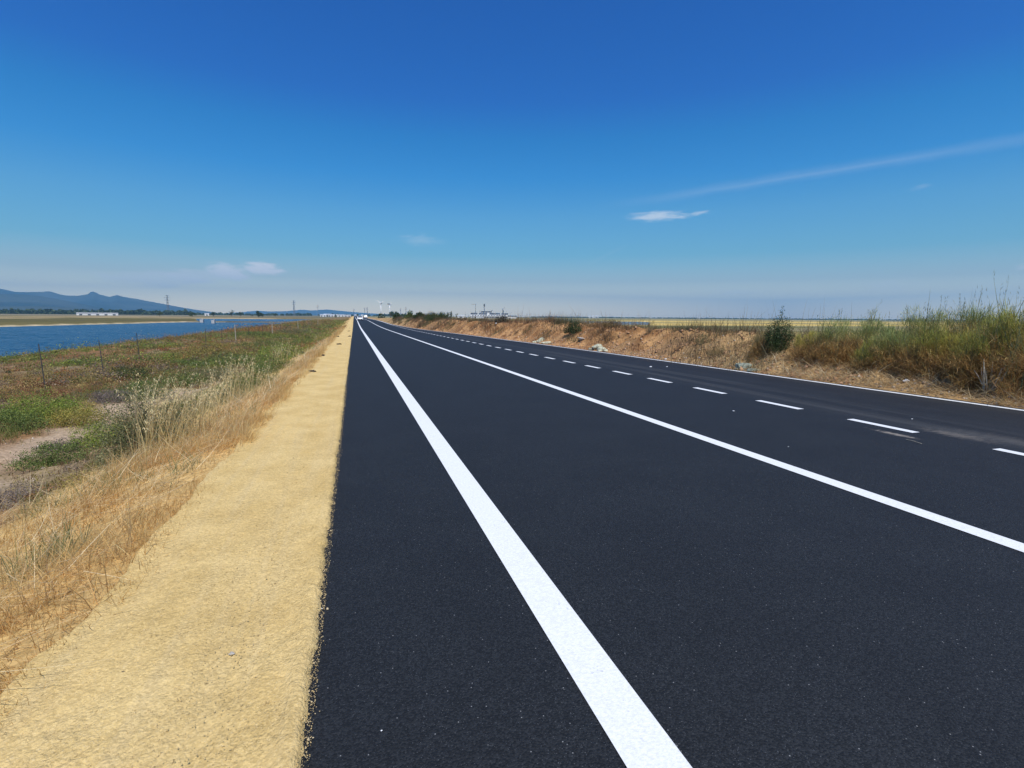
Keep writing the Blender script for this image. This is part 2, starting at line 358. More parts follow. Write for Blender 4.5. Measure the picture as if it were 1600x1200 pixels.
t.link(t.math('ADD', t.math('ADD', n1, t.math('MULTIPLY', n3, .35)), t.math('MULTIPLY', vv.outputs['Distance'], -.35)), b.inputs['Height']); t.link(b.outputs[0], p.inputs['Normal'])

M_WATER, t, p, o = mat_new('lagoon_water'); g = t.new('ShaderNodeNewGeometry'); P = g.outputs['Position']
sxw = t.new('ShaderNodeSeparateXYZ'); t.link(P, sxw.inputs[0]); t.link(t.mix(t.smooth(sxw.outputs[0], 0, 20), (.016, .078, .155, 1), (.13, .15, .15, 1)), p.inputs['Base Color']); p.inputs['Roughness'].default_value = .22; p.inputs['IOR'].default_value = 1.16
n1 = t.noise(t.mapping(P, (.45, .8, 1), (0, 0, .5)), 1.0, 5, .65, .4); n2 = t.noise(t.mapping(P, (.10, .22, 1), (0, 0, .3)), 1.0, 5, .65)
b = t.new('ShaderNodeBump'); b.inputs['Strength'].default_value = 1.0; b.inputs['Distance'].default_value = 1.3
t.link(t.math('ADD', n1, t.math('MULTIPLY', n2, 1.4)), b.inputs['Height']); t.link(b.outputs[0], p.inputs['Normal'])

M_HILL, t, p, o = mat_new('wooded_hillside'); g = t.new('ShaderNodeNewGeometry'); n = t.noise(t.mapping(g.outputs['Position'], (.0016, .0016, .005)), 1.0, 7, .6)
c = t.mix(t.smooth(n, .38, .62), (.018, .032, .026, 1), (.055, .065, .05, 1)); t.link(c, p.inputs['Base Color']); p.inputs['Roughness'].default_value = 1; p.inputs['Specular IOR Level'].default_value = 0

M_ROCK = simple('pale_rock', (.43, .42, .30), .9, .35, 9); M_GREENROCK = simple('lichen_rock', (.23, .25, .19), .9, .45, 7)
M_STONE = leafmat('loose_stones', 0, .9)
M_POSTDARK = simple('dark_post', (.06, .055, .05), .8, .3, 8); M_POSTWOOD = simple('pale_post', (.42, .36, .26), .85, .25, 8)
M_STEM = simple('bare_stem', (.60, .54, .42), .85, .2, 8)
M_WIRE = simple('wire', (.20, .19, .18), .5, .1, 5, .7); M_STEEL = simple('galvanised_steel', (.22, .24, .27), .6, .1, 2, .3)
M_WHITE = simple('white_paint', (.78, .79, .80), .4, .05, .2); M_CONC = simple('pale_concrete', (.48, .46, .43), .9, .12, .2)
M_DARKCONC = simple('dark_cladding', (.10, .115, .14), .7, .2, .1); M_ROOF = simple('grey_roof', (.30, .31, .33), .7, .15, .1)
M_GLASS = simple('dark_glass', (.02, .025, .03), .08, .1, 1); M_RUBBER = simple('black_rubber', (.02, .02, .02), .8, .1, 4)
M_CLOD = simple('tar_clod', (.022, .016, .014), .85, .4, 40); M_LAMP = simple('lamp_glass', (.6, .62, .62), .1, .05, 3)
M_CAR = simple('car_paint', (.80, .81, .82), .25, .02, .5); M_BARK = simple('bark', (.10, .075, .05), .95, .3, 4)
M_LITTER = simple('white_plastic', (.80, .80, .78), .5, .05, 10); M_BOARD = simple('grey_board', (.40, .37, .33), .8, .2, 10)
M_WALL = simple('white_wall', (.72, .71, .68), .8, .06, .1)

# ------------------------------------------------------------------ ground sheet
def stations():
    xs = [-13500, -9000, -6000, -4000, -2600, -1700, -1100, -750, -520, -380, -290, -235]
    xs += list(np.arange(-200, -100, 5.0)) + list(np.arange(-100, -62, 1.2)) + list(np.arange(-62, -28, 1.7)) + list(np.arange(-28, -16, .4)) + list(np.arange(-16, -8, .22)) + list(np.arange(-8, -1.5, .11))
    xs += [-1.42, -1.35, -1.2, -.8, -.5, 0, 4, 7.7]
    xs += list(np.arange(7.9, 11.8, .3)) + list(np.arange(11.8, 16.6, .085)) + list(np.arange(16.6, 23, .3)) + list(np.arange(23, 60, 1.8)) + list(np.arange(60, 210, 5.0))
    xs += [235, 290, 380, 520, 750, 1100, 1700, 2600, 4000, 6000, 9000, 13500]
    ys = list(np.arange(-40, 2, 1.5)); y = 2.0
    while y < 13600: ys.append(y); y += max(.11, y*.0085) if y < 300 else (y*.02 if y > 420 else 3.0)
    return np.array(xs), np.array(ys)
XS, YS = stations(); GX, GY = np.meshgrid(XS, YS)
# shift the fine right-hand columns with the tapering road edge
sh = (edge_x(GY)-11.67)*sstep(7.7, 10.5, GX)*(1-sstep(30, 60, GX)); GXs = GX+sh
GZ = ground_z(GXs, GY)
def C(*c): return np.array(c)
def ground_color(X, Y, Z):
    n1 = fbm(X/3.1, Y/3.1, 51, 4)[..., None]; n2 = fbm(X/1.1, Y/1.1, 52, 4)[..., None]; n3 = fbm(X/9., Y/9., 53, 3)[..., None]
    soil = lerp(C(.40, .29, .20), C(.50, .38, .27), n2)
    straw = lerp(C(.52, .33, .13), C(.80, .57, .26), n2)
    red = lerp(C(.20, .105, .05), C(.30, .18, .09), n1); olive = lerp(C(.12, .11, .035), C(.20, .17, .06), n2)
    marsh = lerp(olive, red, sstep(.42, .58, n3)); marsh = lerp(marsh, soil*.8, .5*sstep(.55, .7, n1))
    w = sstep(-4.1, -3.0, X)[..., None]
    left = lerp(marsh, straw, w)
    tr = (np.exp(-((X+5.3-.5*np.sin(Y/3.))/.5)**2)*(1-sstep(19, 25, Y))*sstep(.32, .5, fbm(X/.9, Y/1.4, 57, 3)))[..., None]
    left = lerp(left, soil, np.clip(tr*1.5, 0, 1))
    # land beyond the lagoon: dry strips and green strips
    RR = Y; lg = np.log(np.maximum(RR, 60.)); st = fbm(X/120.+lg*2, lg*13., 61, 4)[..., None]; st2 = fbm(X/45.+3, lg*40., 62, 3)[..., None]
    far = lerp(C(.085, .085, .03), C(.17, .14, .055), st2); far = lerp(far, C(.46, .35, .20), sstep(.53, .60, st-.16*(1-sstep(210, 330, RR)[..., None])*(X < 0)[..., None])*.9); far = lerp(far, C(.20, .19, .15), sstep(420, 900, Y)[..., None]*.5)
    wf = sstep(-52, -66, X)[..., None] if False else (1-sstep(-72, -60, X))[..., None]
    wf = np.maximum(wf, sstep(215, 232, Y)[..., None]*(1-sstep(-30, -10, X))[..., None]*0.8)
    left = lerp(left, far, wf)
    dk = (sstep(225, 228, Y)*(1-sstep(236, 240, Y))*(X < -20)*(X > -300))[..., None]; left = lerp(left, C(.09, .08, .045), dk)
    # right side
    e = edge_x(Y); q = X-(e-11.67); cl = fbm(X/.55, Y/.55, 71, 4)[..., None]
    earth = lerp(C(.24, .11, .045), C(.58, .33, .15), sstep(.2, .8, cl)); earth = lerp(earth, C(.27, .17, .09), .6*sstep(.55, .72, n1))
    stra = lerp(C(.34, .22, .10), C(.50, .36, .19), n2)
    nearb = (1-sstep(14, 22, Y))[..., None]
    bank = lerp(earth, stra, nearb*.85)
    bank = lerp(bank, C(.30, .22, .10), (sstep(14.2, 16, q)[..., None])*.7)
    bank = lerp(bank, stra, (sstep(75, 130, Y))[..., None]*.8)
    sp = fbm(X/110., Y/26., 81, 4)[..., None]
    plain = lerp(C(.15, .15, .06), C(.27, .24, .13), sstep(.35, .6, sp))
    gold = np.maximum.reduce([sstep(.5, .62, fbm(X/150., Y/40., 83, 3))])[..., None]
    rightmost = sstep(.42, .62, X/np.maximum(Y, 1.))[..., None]
    plain = lerp(plain, C(.50, .385, .15), gold*.9*rightmost + gold*.35*(1-rightmost))
    band = (sstep(150, 175, Y)*(1-sstep(205, 230, Y)) + .9*sstep(268, 300, Y)*(1-sstep(390, 430, Y)))[..., None]
    plain = lerp(plain, C(.66, .48, .15), band*rightmost*.9)
    right = lerp(bank, plain, sstep(17.5, 24, q)[..., None])
    c = np.where((X > 5)[..., None], right, left)
    shore = (1-sstep(-1.42, -1.12, Z))[..., None]*((np.abs(X) > 24) | (Y > 60))[..., None]
    c = lerp(c, C(.60, .50, .33), shore*np.where((X < -50) & (Y < 230), 1.0, .25)[..., None])
    fn = sstep(900, 3500, Y)[..., None]; c = lerp(c, C(.17, .17, .09), fn*.8)
    return c
GC = ground_color(GXs, GY, GZ)
ny, nx = GX.shape; idx = np.arange(ny*nx).reshape(ny, nx)
F = np.stack([idx[:-1, :-1], idx[:-1, 1:], idx[1:, 1:], idx[1:, :-1]], -1).reshape(-1, 4)
me = np_mesh('ground', np.stack([GXs, GY, GZ], -1).reshape(-1, 3), F, GC.reshape(-1, 3), smooth=True); me.materials.append(M_GROUND)
tag(new_obj('ground', me), kind='structure')

def strip(name, xl, xr, ys, dz, mat, parent=None, nx=2, jag=None):
    """a sheet that follows the road's height; xl, xr functions of y"""
    ys = np.asarray(ys, float); L = xl(ys) if callable(xl) else np.full(len(ys), xl); R = xr(ys) if callable(xr) else np.full(len(ys), xr)
    t_ = np.linspace(0, 1, nx); X = L[:, None]*(1-t_)+R[:, None]*t_; Y = np.repeat(ys[:, None], nx, 1); Z = road_z(Y)+dz
    i = np.arange(X.size).reshape(X.shape); Fq = np.stack([i[:-1, :-1], i[:-1, 1:], i[1:, 1:], i[1:, :-1]], -1).reshape(-1, 4)
    m = np_mesh(name, np.stack([X, Y, Z], -1).reshape(-1, 3), Fq, smooth=True); m.materials.append(mat); return new_obj(name, m, parent)
ys_r = np.concatenate([np.arange(-40, 260, 2.0), np.geomspace(260, 3000, 40)])
road = strip('road', -.26, lambda y: edge_x(y)+.30+.04*(vnoise(y/1.1, 0*y, 9)-.5), np.concatenate([np.arange(-40, 60, .5), np.arange(60, 260, 2.0), np.geomspace(260, 3000, 40)]), 0.0, M_ASPHALT, nx=6); tag(road, kind='structure')
def line(name, x0, x1, y0, y1, step=2.0, lab=None):
    n = max(2, int((y1-y0)/step)+1); o = strip(name, x0, x1, np.linspace(y0, y1, n), .005, M_PAINT, road)
    if lab: o['label'] = lab
    return o
line('edge_line', .89, 1.115, -40, 900, 2, 'wide solid white line nearest the gravel')
line('centre_line', 4.44, 4.62, -40, 900, 2, 'narrow solid white line between the two lanes')
line('edge_line', lambda y: edge_x(y)-.01, lambda y: edge_x(y)+.13, -40, 700, 1.0, 'thin solid white line along the earth bank')
k = 0; y = 5.26-2.03*3
dash_me = None
while y < 116:
    o = line('lane_dash', 7.71, 7.86, y, y+1.05, .6); y += 2.03
line('lane_line', 7.71, 7.86, 117, 700, 2)

# gravel shoulder, built up slightly and spilling raggedly over the asphalt's edge
ysg = np.concatenate([np.arange(-6, 1, .15), np.arange(1, 9, .016), np.arange(9, 30, .06), np.arange(30, 120, .4), np.geomspace(120, 1500, 60)])
nxg = 88; tg = np.linspace(0, 1, nxg)
Lg = -1.46 + .16*(fbm(ysg/.6, ysg*0, 91, 5, .62)-.5) - .10*sstep(8, 40, ysg); Rg = -.235 + .045*(fbm(ysg/.07, ysg*0, 92, 4, .65)-.5) + .025*(fbm(ysg/1.2, ysg*0, 93, 2)-.5)
GXg = Lg[:, None]*(1-tg)+Rg[:, None]*tg; GYg = np.repeat(ysg[:, None], nxg, 1)
edgef = np.minimum(sstep(0, .02, tg), 1-sstep(.985, 1, tg))
cr = .022*edgef + .0025*(fbm(GXg/.35, GYg/.6, 94, 3)-.5)*2*edgef + .0065*(fbm(GXg/.028, GYg/.03, 95, 2)-.5)*2*edgef*(1-.6*sstep(0, 12, GYg)) - .012*np.exp(-((GXg+.62)/.12)**2)
berm = .014*np.exp(-((tg-.955)/.03)**2)
GZg = road_z(GYg)+cr+berm+.004
GZg[:, 0] = ground_z(GXg[:, 0], GYg[:, 0])-.03; GZg[:, -1] = road_z(GYg[:, -1])+.001
i = np.arange(GXg.size).reshape(GXg.shape); Fq = np.stack([i[:-1, :-1], i[:-1, 1:], i[1:, 1:], i[1:, :-1]], -1).reshape(-1, 4)
m = np_mesh('gravel_shoulder', np.stack([GXg, GYg, GZg], -1).reshape(-1, 3), Fq, smooth=True); m.materials.append(M_GRAVEL); tag(new_obj('gravel_shoulder', m), kind='structure')

wy = [-300, -60]; y = -8.0
while y < 240: wy.append(y); y += max(.16, y*.006)
wy = np.array(wy+list(np.geomspace(245, 900, 40))); wx = np.concatenate([[-600, -300, -160], np.arange(-118, -62, .9), np.arange(-62, -20, .22), [-18, 0, 60, 200, 600]])
WX, WY = np.meshgrid(wx, wy); amp = sstep(-10, 0, WY)*(1-sstep(150, 260, WY))*sstep(-118, -100, WX)*(1-sstep(-21, -19.5, WX))
gu = fbm(WX/9., WY/9., 400, 3); WZ = WATER_Z + amp*(.11*(np.abs(fbm((WX*.5+WY)/1.3, (WY*.3-WX)/2.4, 401, 3)-.5)*-2+.35)*(.4+1.2*gu) + .05*(fbm(WX/.5, WY/.4, 402, 2)-.5))
i = np.arange(WX.size).reshape(WX.shape); Fq = np.stack([i[:-1, :-1], i[:-1, 1:], i[1:, 1:], i[1:, :-1]], -1).reshape(-1, 4)
me = np_mesh('water', np.stack([WX, WY, WZ], -1).reshape(-1, 3), Fq, smooth=True); me.materials.append(M_WATER); tag(new_obj('water', me), kind='structure')

# ------------------------------------------------------------------ scattered pieces
def stones(name, P, S, colors, mat=M_STONE, squash=.6):
    """irregular octahedra, one mesh"""
    n = len(P); base = np.array([[1, 0, 0], [0, 1, 0], [-1, 0, 0], [0, -1, 0], [.1, .1, 1], [0, 0, -1.]])
    V = base[None]*(RNG.uniform(.55, 1.1, (n, 6, 1))); a = RNG.uniform(0, 6.28, n); c, s = np.cos(a)[:, None], np.sin(a)[:, None]
    V = np.stack([V[..., 0]*c-V[..., 1]*s*.8, V[..., 0]*s+V[..., 1]*c*.8, V[..., 2]*squash+RNG.uniform(-.25, .25, (n, 6))], -1)*S[:, None, None]+P[:, None]
    f = np.array([[0, 1, 4], [1, 2, 4], [2, 3, 4], [3, 0, 4], [1, 0, 5], [2, 1, 5], [3, 2, 5], [0, 3, 5]])
    Fq = (f[None]+(np.arange(n)*6)[:, None, None]).reshape(-1, 3); m = np_mesh(name, V.reshape(-1, 3), Fq, np.repeat(colors, 6, 0)); m.materials.append(mat); return new_obj(name, m)
n = 42000; yy = 1.0+11*RNG.random(n)**1.8; r = RNG.random(n)
xx = np.where(r < .35, RNG.uniform(-1.5, -1.0, n), np.where(r < .55, -.30+.10*RNG.random(n)**.7, RNG.uniform(-1.45, -.25, n)))
sz = RNG.gamma(2.0, .0009, n)+.0012
base = lerp(C(.46, .32, .13), C(.66, .50, .25), RNG.random((n, 1)))
tag(stones('loose_gravel', np.stack([xx, yy, road_z(yy)+.0245], -1), sz, base, squash=.45), 'loose ochre stones scattered over the gravel shoulder', 'gravel', kind='stuff')
n = 1500; yy = 1.0+16*RNG.random(n)**1.6; xx = -.245+np.abs(RNG.normal(0, .022, n)); sz = RNG.gamma(2., .0016, n)+.0015
tag(stones('edge_grit', np.stack([xx, yy, road_z(yy)+.003], -1), sz, lerp(C(.40, .29, .13), C(.62, .50, .31), RNG.random((n, 1)))), 'ochre grit spilt over the edge of the asphalt', 'grit', kind='stuff')
n = 5200; yy = 6+75*RNG.random(n)**1.6; xx = edge_x(yy)+.35+RNG.gamma(1.6, .55, n); sz = RNG.gamma(1.6, .012, n)+.008
tag(stones('bank_rubble', np.stack([xx, yy, ground_z(xx, yy)+.004], -1), sz, lerp(C(.30, .21, .14), C(.60, .53, .43), RNG.random((n, 1))**2)), 'small stones and clods strewn along the foot of the bank', 'rubble', kind='stuff')
n = 9000; yy = 10+95*RNG.random(n)**1.5; xx = edge_x(yy)-11.67+RNG.uniform(12.0, 15.4, n); sz = np.minimum(RNG.gamma(1.8, .022, n)+.015, .16); base = lerp(C(.26, .13, .06), C(.52, .31, .17), RNG.random((n, 1)))
tag(stones('earth_clods', np.stack([xx, yy, ground_z(xx, yy)], -1), sz, base), 'crumbled lumps of reddish earth over the face of the bank', 'earth clods', kind='stuff')
n = 3000; yy = 5+45*RNG.random(n)**1.5; xx = RNG.uniform(-12, -3.6, n); sz = RNG.gamma(1.6, .007, n)+.005
tag(stones('marsh_pebbles', np.stack([xx, yy, ground_z(xx, yy)], -1), sz, lerp(C(.34, .26, .19), C(.60, .52, .42), RNG.random((n, 1)))), 'pale pebbles scattered on the bare marsh soil', 'pebbles', kind='stuff')

# ------------------------------------------------------------------ blades of grass, stems and leaves
def blade_geo(P, H, az, lean, curl, Wd, cb, ct, seg=3, face=None):
    """P base (n,3), H length, az lean direction, lean initial angle from vertical, curl extra angle along the blade; colours base and tip"""
    n = len(P); pts = [P.copy()]; ang = lean.copy(); cur = P.copy(); d2 = np.stack([np.cos(az), np.sin(az)], -1)
    for k in range(seg):
        st = (H/seg)[:, None]; v = np.concatenate([d2*np.sin(ang)[:, None], np.cos(ang)[:, None]], 1); cur = cur+v*st; pts.append(cur); ang = ang+curl/seg
    fa = RNG.uniform(0, math.pi, n) if face is None else face; sd_ = np.stack([np.cos(fa), np.sin(fa), np.zeros(n)], -1)
    V = []; Cc = []
    for k, q in enumerate(pts):
        t_ = k/seg; w = (Wd*(1-t_**1.6)*.5+Wd*.03)[:, None]
        V += [q-sd_*w, q+sd_*w]; c = lerp(cb, ct, t_); Cc += [c, c]
    V = np.stack(V, 1); Cc = np.stack(Cc, 1); m2 = (seg+1)*2
    f = np.array([[2*k, 2*k+1, 2*k+3, 2*k+2] for k in range(seg)]); Fq = (f[None]+(np.arange(n)*m2)[:, None, None]).reshape(-1, 4)
    return V.reshape(-1, 3), Fq, Cc.reshape(-1, 3)
def leaf_geo(P, S, colors, asp=.45, up=.3):
    """small leaf quads (diamonds) at P with random orientation"""
    n = len(P); a = RNG.normal(0, 1, (n, 3)); a[:, 2] += up; a /= np.linalg.norm(a, axis=1)[:, None]
    b = RNG.normal(0, 1, (n, 3)); b -= a*np.sum(a*b, 1)[:, None]; b /= np.linalg.norm(b, axis=1)[:, None]
    s = S[:, None]; V = np.stack([P-a*s, P+b*s*asp, P+a*s, P-b*s*asp], 1)
    return V.reshape(-1, 3), np.arange(n*4).reshape(-1, 4), np.repeat(colors, 4, 0)
def merge(*gs):
    V = []; Fq = []; Cc = []; o = 0
    for v, f, c in gs: V.append(v); Fq.append(f+o); Cc.append(c); o += len(v)
    return np.concatenate(V), np.concatenate(Fq), np.concatenate(Cc)
def geo_obj(name, geo, mat, parent=None, loc=None):
    v, f, c = geo
    if loc is not None: v = v-np.array(loc)
    m = np_mesh(name, v, f, c); m.materials.append(mat); return new_obj(name, m, parent)
def pal(n, cols, jit=.18):
    cols = np.array(cols); c = cols[RNG.integers(0, len(cols), n)]; c = lerp(c, cols[RNG.integers(0, len(cols), n)], RNG.random((n, 1))*.6)
    return c*(1+jit*RNG.normal(0, 1, (n, 1))).clip(.4, 1.7)
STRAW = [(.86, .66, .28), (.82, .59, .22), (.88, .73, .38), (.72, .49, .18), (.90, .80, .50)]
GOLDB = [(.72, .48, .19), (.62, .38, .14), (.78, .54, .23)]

# dry verge grass
def verge(n, y0, y1, p, hmul, wmul, seg=3):
    yy = y0+(y1-y0)*RNG.random(n)**p; u = RNG.random(n)
    Lx = -1.40+.16*(fbm(yy/.6, yy*0, 91, 5, .62)-.5)-.10*sstep(8, 40, yy)
    wd = np.interp(yy, [0, 6, 9, 14, 30], [2.5, 2.3, 1.35, .95, .8]); xx = Lx - wd*u**1.2 + .12
    dens = fbm(xx/.5, yy/.6, 101, 3); keep = (dens > .40+.10*u) | (RNG.random(n) < .30); xx, yy, u = xx[keep], yy[keep], u[keep]; n = len(xx)
    P = np.stack([xx, yy, ground_z(xx, yy)-.01], -1); clump = fbm(xx/.8, yy/.8, 103, 3)
    H = (RNG.gamma(4, .045, n)+.05)*(.25+1.4*clump**1.5)*hmul*(.35+.65*sstep(0, .14, u)); lie = RNG.random(n)
    lean = np.where(lie < .62, RNG.uniform(.95, 1.5, n), RNG.uniform(.05, .7, n)); az = RNG.normal(-.7, 1.1, n)-1.3*(1-sstep(2.5, 5, yy))
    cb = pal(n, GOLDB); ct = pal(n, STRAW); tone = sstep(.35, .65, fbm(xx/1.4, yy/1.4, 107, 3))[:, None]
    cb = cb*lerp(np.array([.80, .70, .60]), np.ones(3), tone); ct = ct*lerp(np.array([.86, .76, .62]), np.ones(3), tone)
    return blade_geo(P, H, az, lean, RNG.normal(.5, .5, n), (RNG.gamma(4, .0006, n)+.0014)*wmul, cb, ct, seg)
def long_straw(n, y0, y1, wm):
    yy = y0+(y1-y0)*RNG.random(n)**1.3; wd = np.interp(yy, [0, 6, 9, 14, 30], [2.3, 2.0, 1.2, .8, .7]); xx = -1.62-wd*RNG.random(n)**1.1
    k_ = fbm(xx/.6, yy/.6, 109, 3) > .42; xx, yy = xx[k_], yy[k_]; n = len(xx); P = np.stack([xx, yy, ground_z(xx, yy)+.02+.16*RNG.random(n)], -1)
    c = pal(n, [(.86, .74, .48), (.80, .62, .34), (.74, .54, .28)], .1)
    return blade_geo(P, RNG.uniform(.25, .65, n), RNG.normal(-.5, 1.3, n), RNG.uniform(.8, 1.75, n), RNG.normal(0, .35, n), RNG.uniform(.0028, .005, n)*wm, c, c, 3)
def green_tufts(n, y0, y1, wm):
    yy = y0+(y1-y0)*RNG.random(n); xx = RNG.uniform(-3.6, -1.7, n); k_ = fbm(xx/.45, yy/.7, 119, 3) > .60; xx, yy = xx[k_], yy[k_]; n = len(xx)
    P = np.stack([xx, yy, ground_z(xx, yy)-.01], -1); c = pal(n, [(.26, .27, .10), (.20, .23, .08), (.34, .31, .14)], .15)
    return blade_geo(P, RNG.uniform(.1, .38, n), RNG.uniform(0, 6.28, n), RNG.uniform(.1, .8, n), RNG.normal(.2, .4, n), RNG.uniform(.003, .006, n)*wm, c*.8, c, 3)
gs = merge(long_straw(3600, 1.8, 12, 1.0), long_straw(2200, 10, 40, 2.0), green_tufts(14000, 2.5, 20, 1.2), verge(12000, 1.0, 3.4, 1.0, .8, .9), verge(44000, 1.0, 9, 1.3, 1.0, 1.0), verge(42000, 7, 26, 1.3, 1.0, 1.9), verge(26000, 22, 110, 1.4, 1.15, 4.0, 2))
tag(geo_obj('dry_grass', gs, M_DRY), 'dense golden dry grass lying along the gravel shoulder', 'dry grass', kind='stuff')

# low marsh scrub: reddish, olive and green cushions in patches, bare along the track
def scrub(n, y0, y1, p, size, per, x0=-20.8, x1=-3.4, gmin=0.0, hm=1.0):
    yy = y0+(y1-y0)*RNG.random(n)**p; xx = RNG.uniform(x0, x1, n)
    tr = np.exp(-((xx+5.3-.5*np.sin(yy/3.))/.6)**2)*(1-sstep(19, 25, yy))*sstep(.32, .5, fbm(xx/.9, yy/1.4, 57, 3)); cov = fbm(xx/1.3, yy/1.6, 111, 4)
    keep = (cov-.75*tr > .36) & (basin(xx, yy) < 0.6); xx, yy = xx[keep], yy[keep]; n = len(xx); z = ground_z(xx, yy)
    zone = fbm(xx/5., yy/7., 113, 3); z2 = fbm(xx/1.8, yy/2.2, 114, 3); road_near = sstep(-12, -5, xx)*sstep(14, 30, yy)
    g = np.clip(sstep(.50, .60, z2*.5+zone*.5+.10*road_near-.02), gmin, 1)
    X = np.repeat(xx, per)+RNG.normal(0, size*.8, n*per); Y = np.repeat(yy, per)+RNG.normal(0, size*.8, n*per); G = np.repeat(g, per)
    P = np.stack([X, Y, ground_z(X, Y)-.01], -1); N = n*per
    green = pal(N, [(.20, .23, .05), (.28, .28, .07), (.15, .18, .05), (.33, .29, .10)]); red = pal(N, [(.28, .14, .06), (.34, .20, .10), (.22, .11, .05), (.30, .23, .10), (.24, .20, .15)])
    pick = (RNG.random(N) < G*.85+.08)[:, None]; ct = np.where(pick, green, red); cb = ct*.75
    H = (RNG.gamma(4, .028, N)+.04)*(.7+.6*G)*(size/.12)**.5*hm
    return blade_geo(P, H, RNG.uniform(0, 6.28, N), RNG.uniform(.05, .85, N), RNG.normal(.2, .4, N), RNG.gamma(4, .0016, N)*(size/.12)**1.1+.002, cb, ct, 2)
def cushions(n, y0, y1, p, r0, per, leaf, x0, x1, green, thr):
    yy = y0+(y1-y0)*RNG.random(n)**p; xx = RNG.uniform(x0, x1, n); cov = fbm(xx/2.2, yy/3.0, 151, 3)
    tr = np.exp(-((xx+5.3-.5*np.sin(yy/3.))/.8)**2)*(1-sstep(19, 25, yy)); keep = (cov-.6*tr > thr) & (basin(xx, yy) < .3); xx, yy = xx[keep], yy[keep]; n = len(xx)
    R = r0*RNG.gamma(4, .25, n); Hh = R*RNG.uniform(.35, .8, n); k = np.repeat(np.arange(n), per); m = len(k)
    u = RNG.normal(0, 1, (m, 3)); u[:, 2] = np.abs(u[:, 2]); u /= np.linalg.norm(u, axis=1)[:, None]; u *= (RNG.random(m)**.4)[:, None]*(.7+.5*vnoise(u[:, 0]*2+k*3.7, u[:, 1]*2, 5))[:, None]
    X = xx[k]+u[:, 0]*R[k]; Y = yy[k]+u[:, 1]*R[k]; P = np.stack([X, Y, ground_z(X, Y)+u[:, 2]*Hh[k]], -1)
    zone = fbm(xx/4., yy/6., 152, 3); zc = zone+.13*sstep(-13, -5, xx)*sstep(9, 16, yy)+.10*(fbm(xx/1.5, yy/2., 153, 2)-.5)-.16*np.exp(-((xx+10.5)/3.2)**2)*(1-sstep(22, 34, yy)); isg = np.where(RNG.random(n) < .08, RNG.random(n) < .5, zc > lerp(.66, .525, green)); zi = np.clip((fbm(xx/3., yy/4., 154, 3)-.3)/.4*6, 0, 5.99).astype(int)
    gp = np.array([(.19, .25, .04), (.27, .31, .05), (.12, .17, .035), (.31, .29, .07), (.15, .18, .07)]); rp_ = np.array([(.34, .14, .05), (.40, .21, .08), (.27, .13, .06), (.42, .29, .11), (.26, .19, .13), (.28, .22, .06)])
    bc = (.65+.7*RNG.random((n, 1)))*np.where(isg[:, None], gp[RNG.integers(0, 5, n)], rp_[np.where(RNG.random(n) < .25, RNG.integers(0, 6, n), zi)]); c = bc[k]*(1+.2*RNG.normal(0, 1, (m, 1))).clip(.4, 1.7)
    return leaf_geo(P, leaf*RNG.uniform(.6, 1.3, m), c, .4, .5)
tag(geo_obj('marsh_cushions', merge(cushions(620, 7, 30, 1.0, .34, 190, .018, -10, -2.9, .80, .44), cushions(800, 9, 45, 1.0, .45, 110, .03, -19.6, -8, .25, .40), cushions(1000, 20, 70, 1.1, .55, 110, .04, -11, -2.4, .95, .38), cushions(1300, 26, 110, 1.2, .7, 60, .055, -19.8, -2.4, .55, .40), cushions(900, 80, 260, 1.1, 1.2, 34, .11, -19.8, -2.4, .4, .36)), M_LEAF), 'leafy low cushions of green and rusty marsh plants', 'ground cover', kind='stuff')
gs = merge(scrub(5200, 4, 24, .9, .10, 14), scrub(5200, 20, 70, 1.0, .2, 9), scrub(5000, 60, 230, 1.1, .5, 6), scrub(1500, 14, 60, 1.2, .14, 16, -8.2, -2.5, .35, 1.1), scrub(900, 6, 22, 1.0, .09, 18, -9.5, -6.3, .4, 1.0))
tag(geo_obj('marsh_scrub', gs, M_LEAF), 'low reddish and olive scrub covering the marsh beside the lagoon', 'ground cover', kind='stuff')

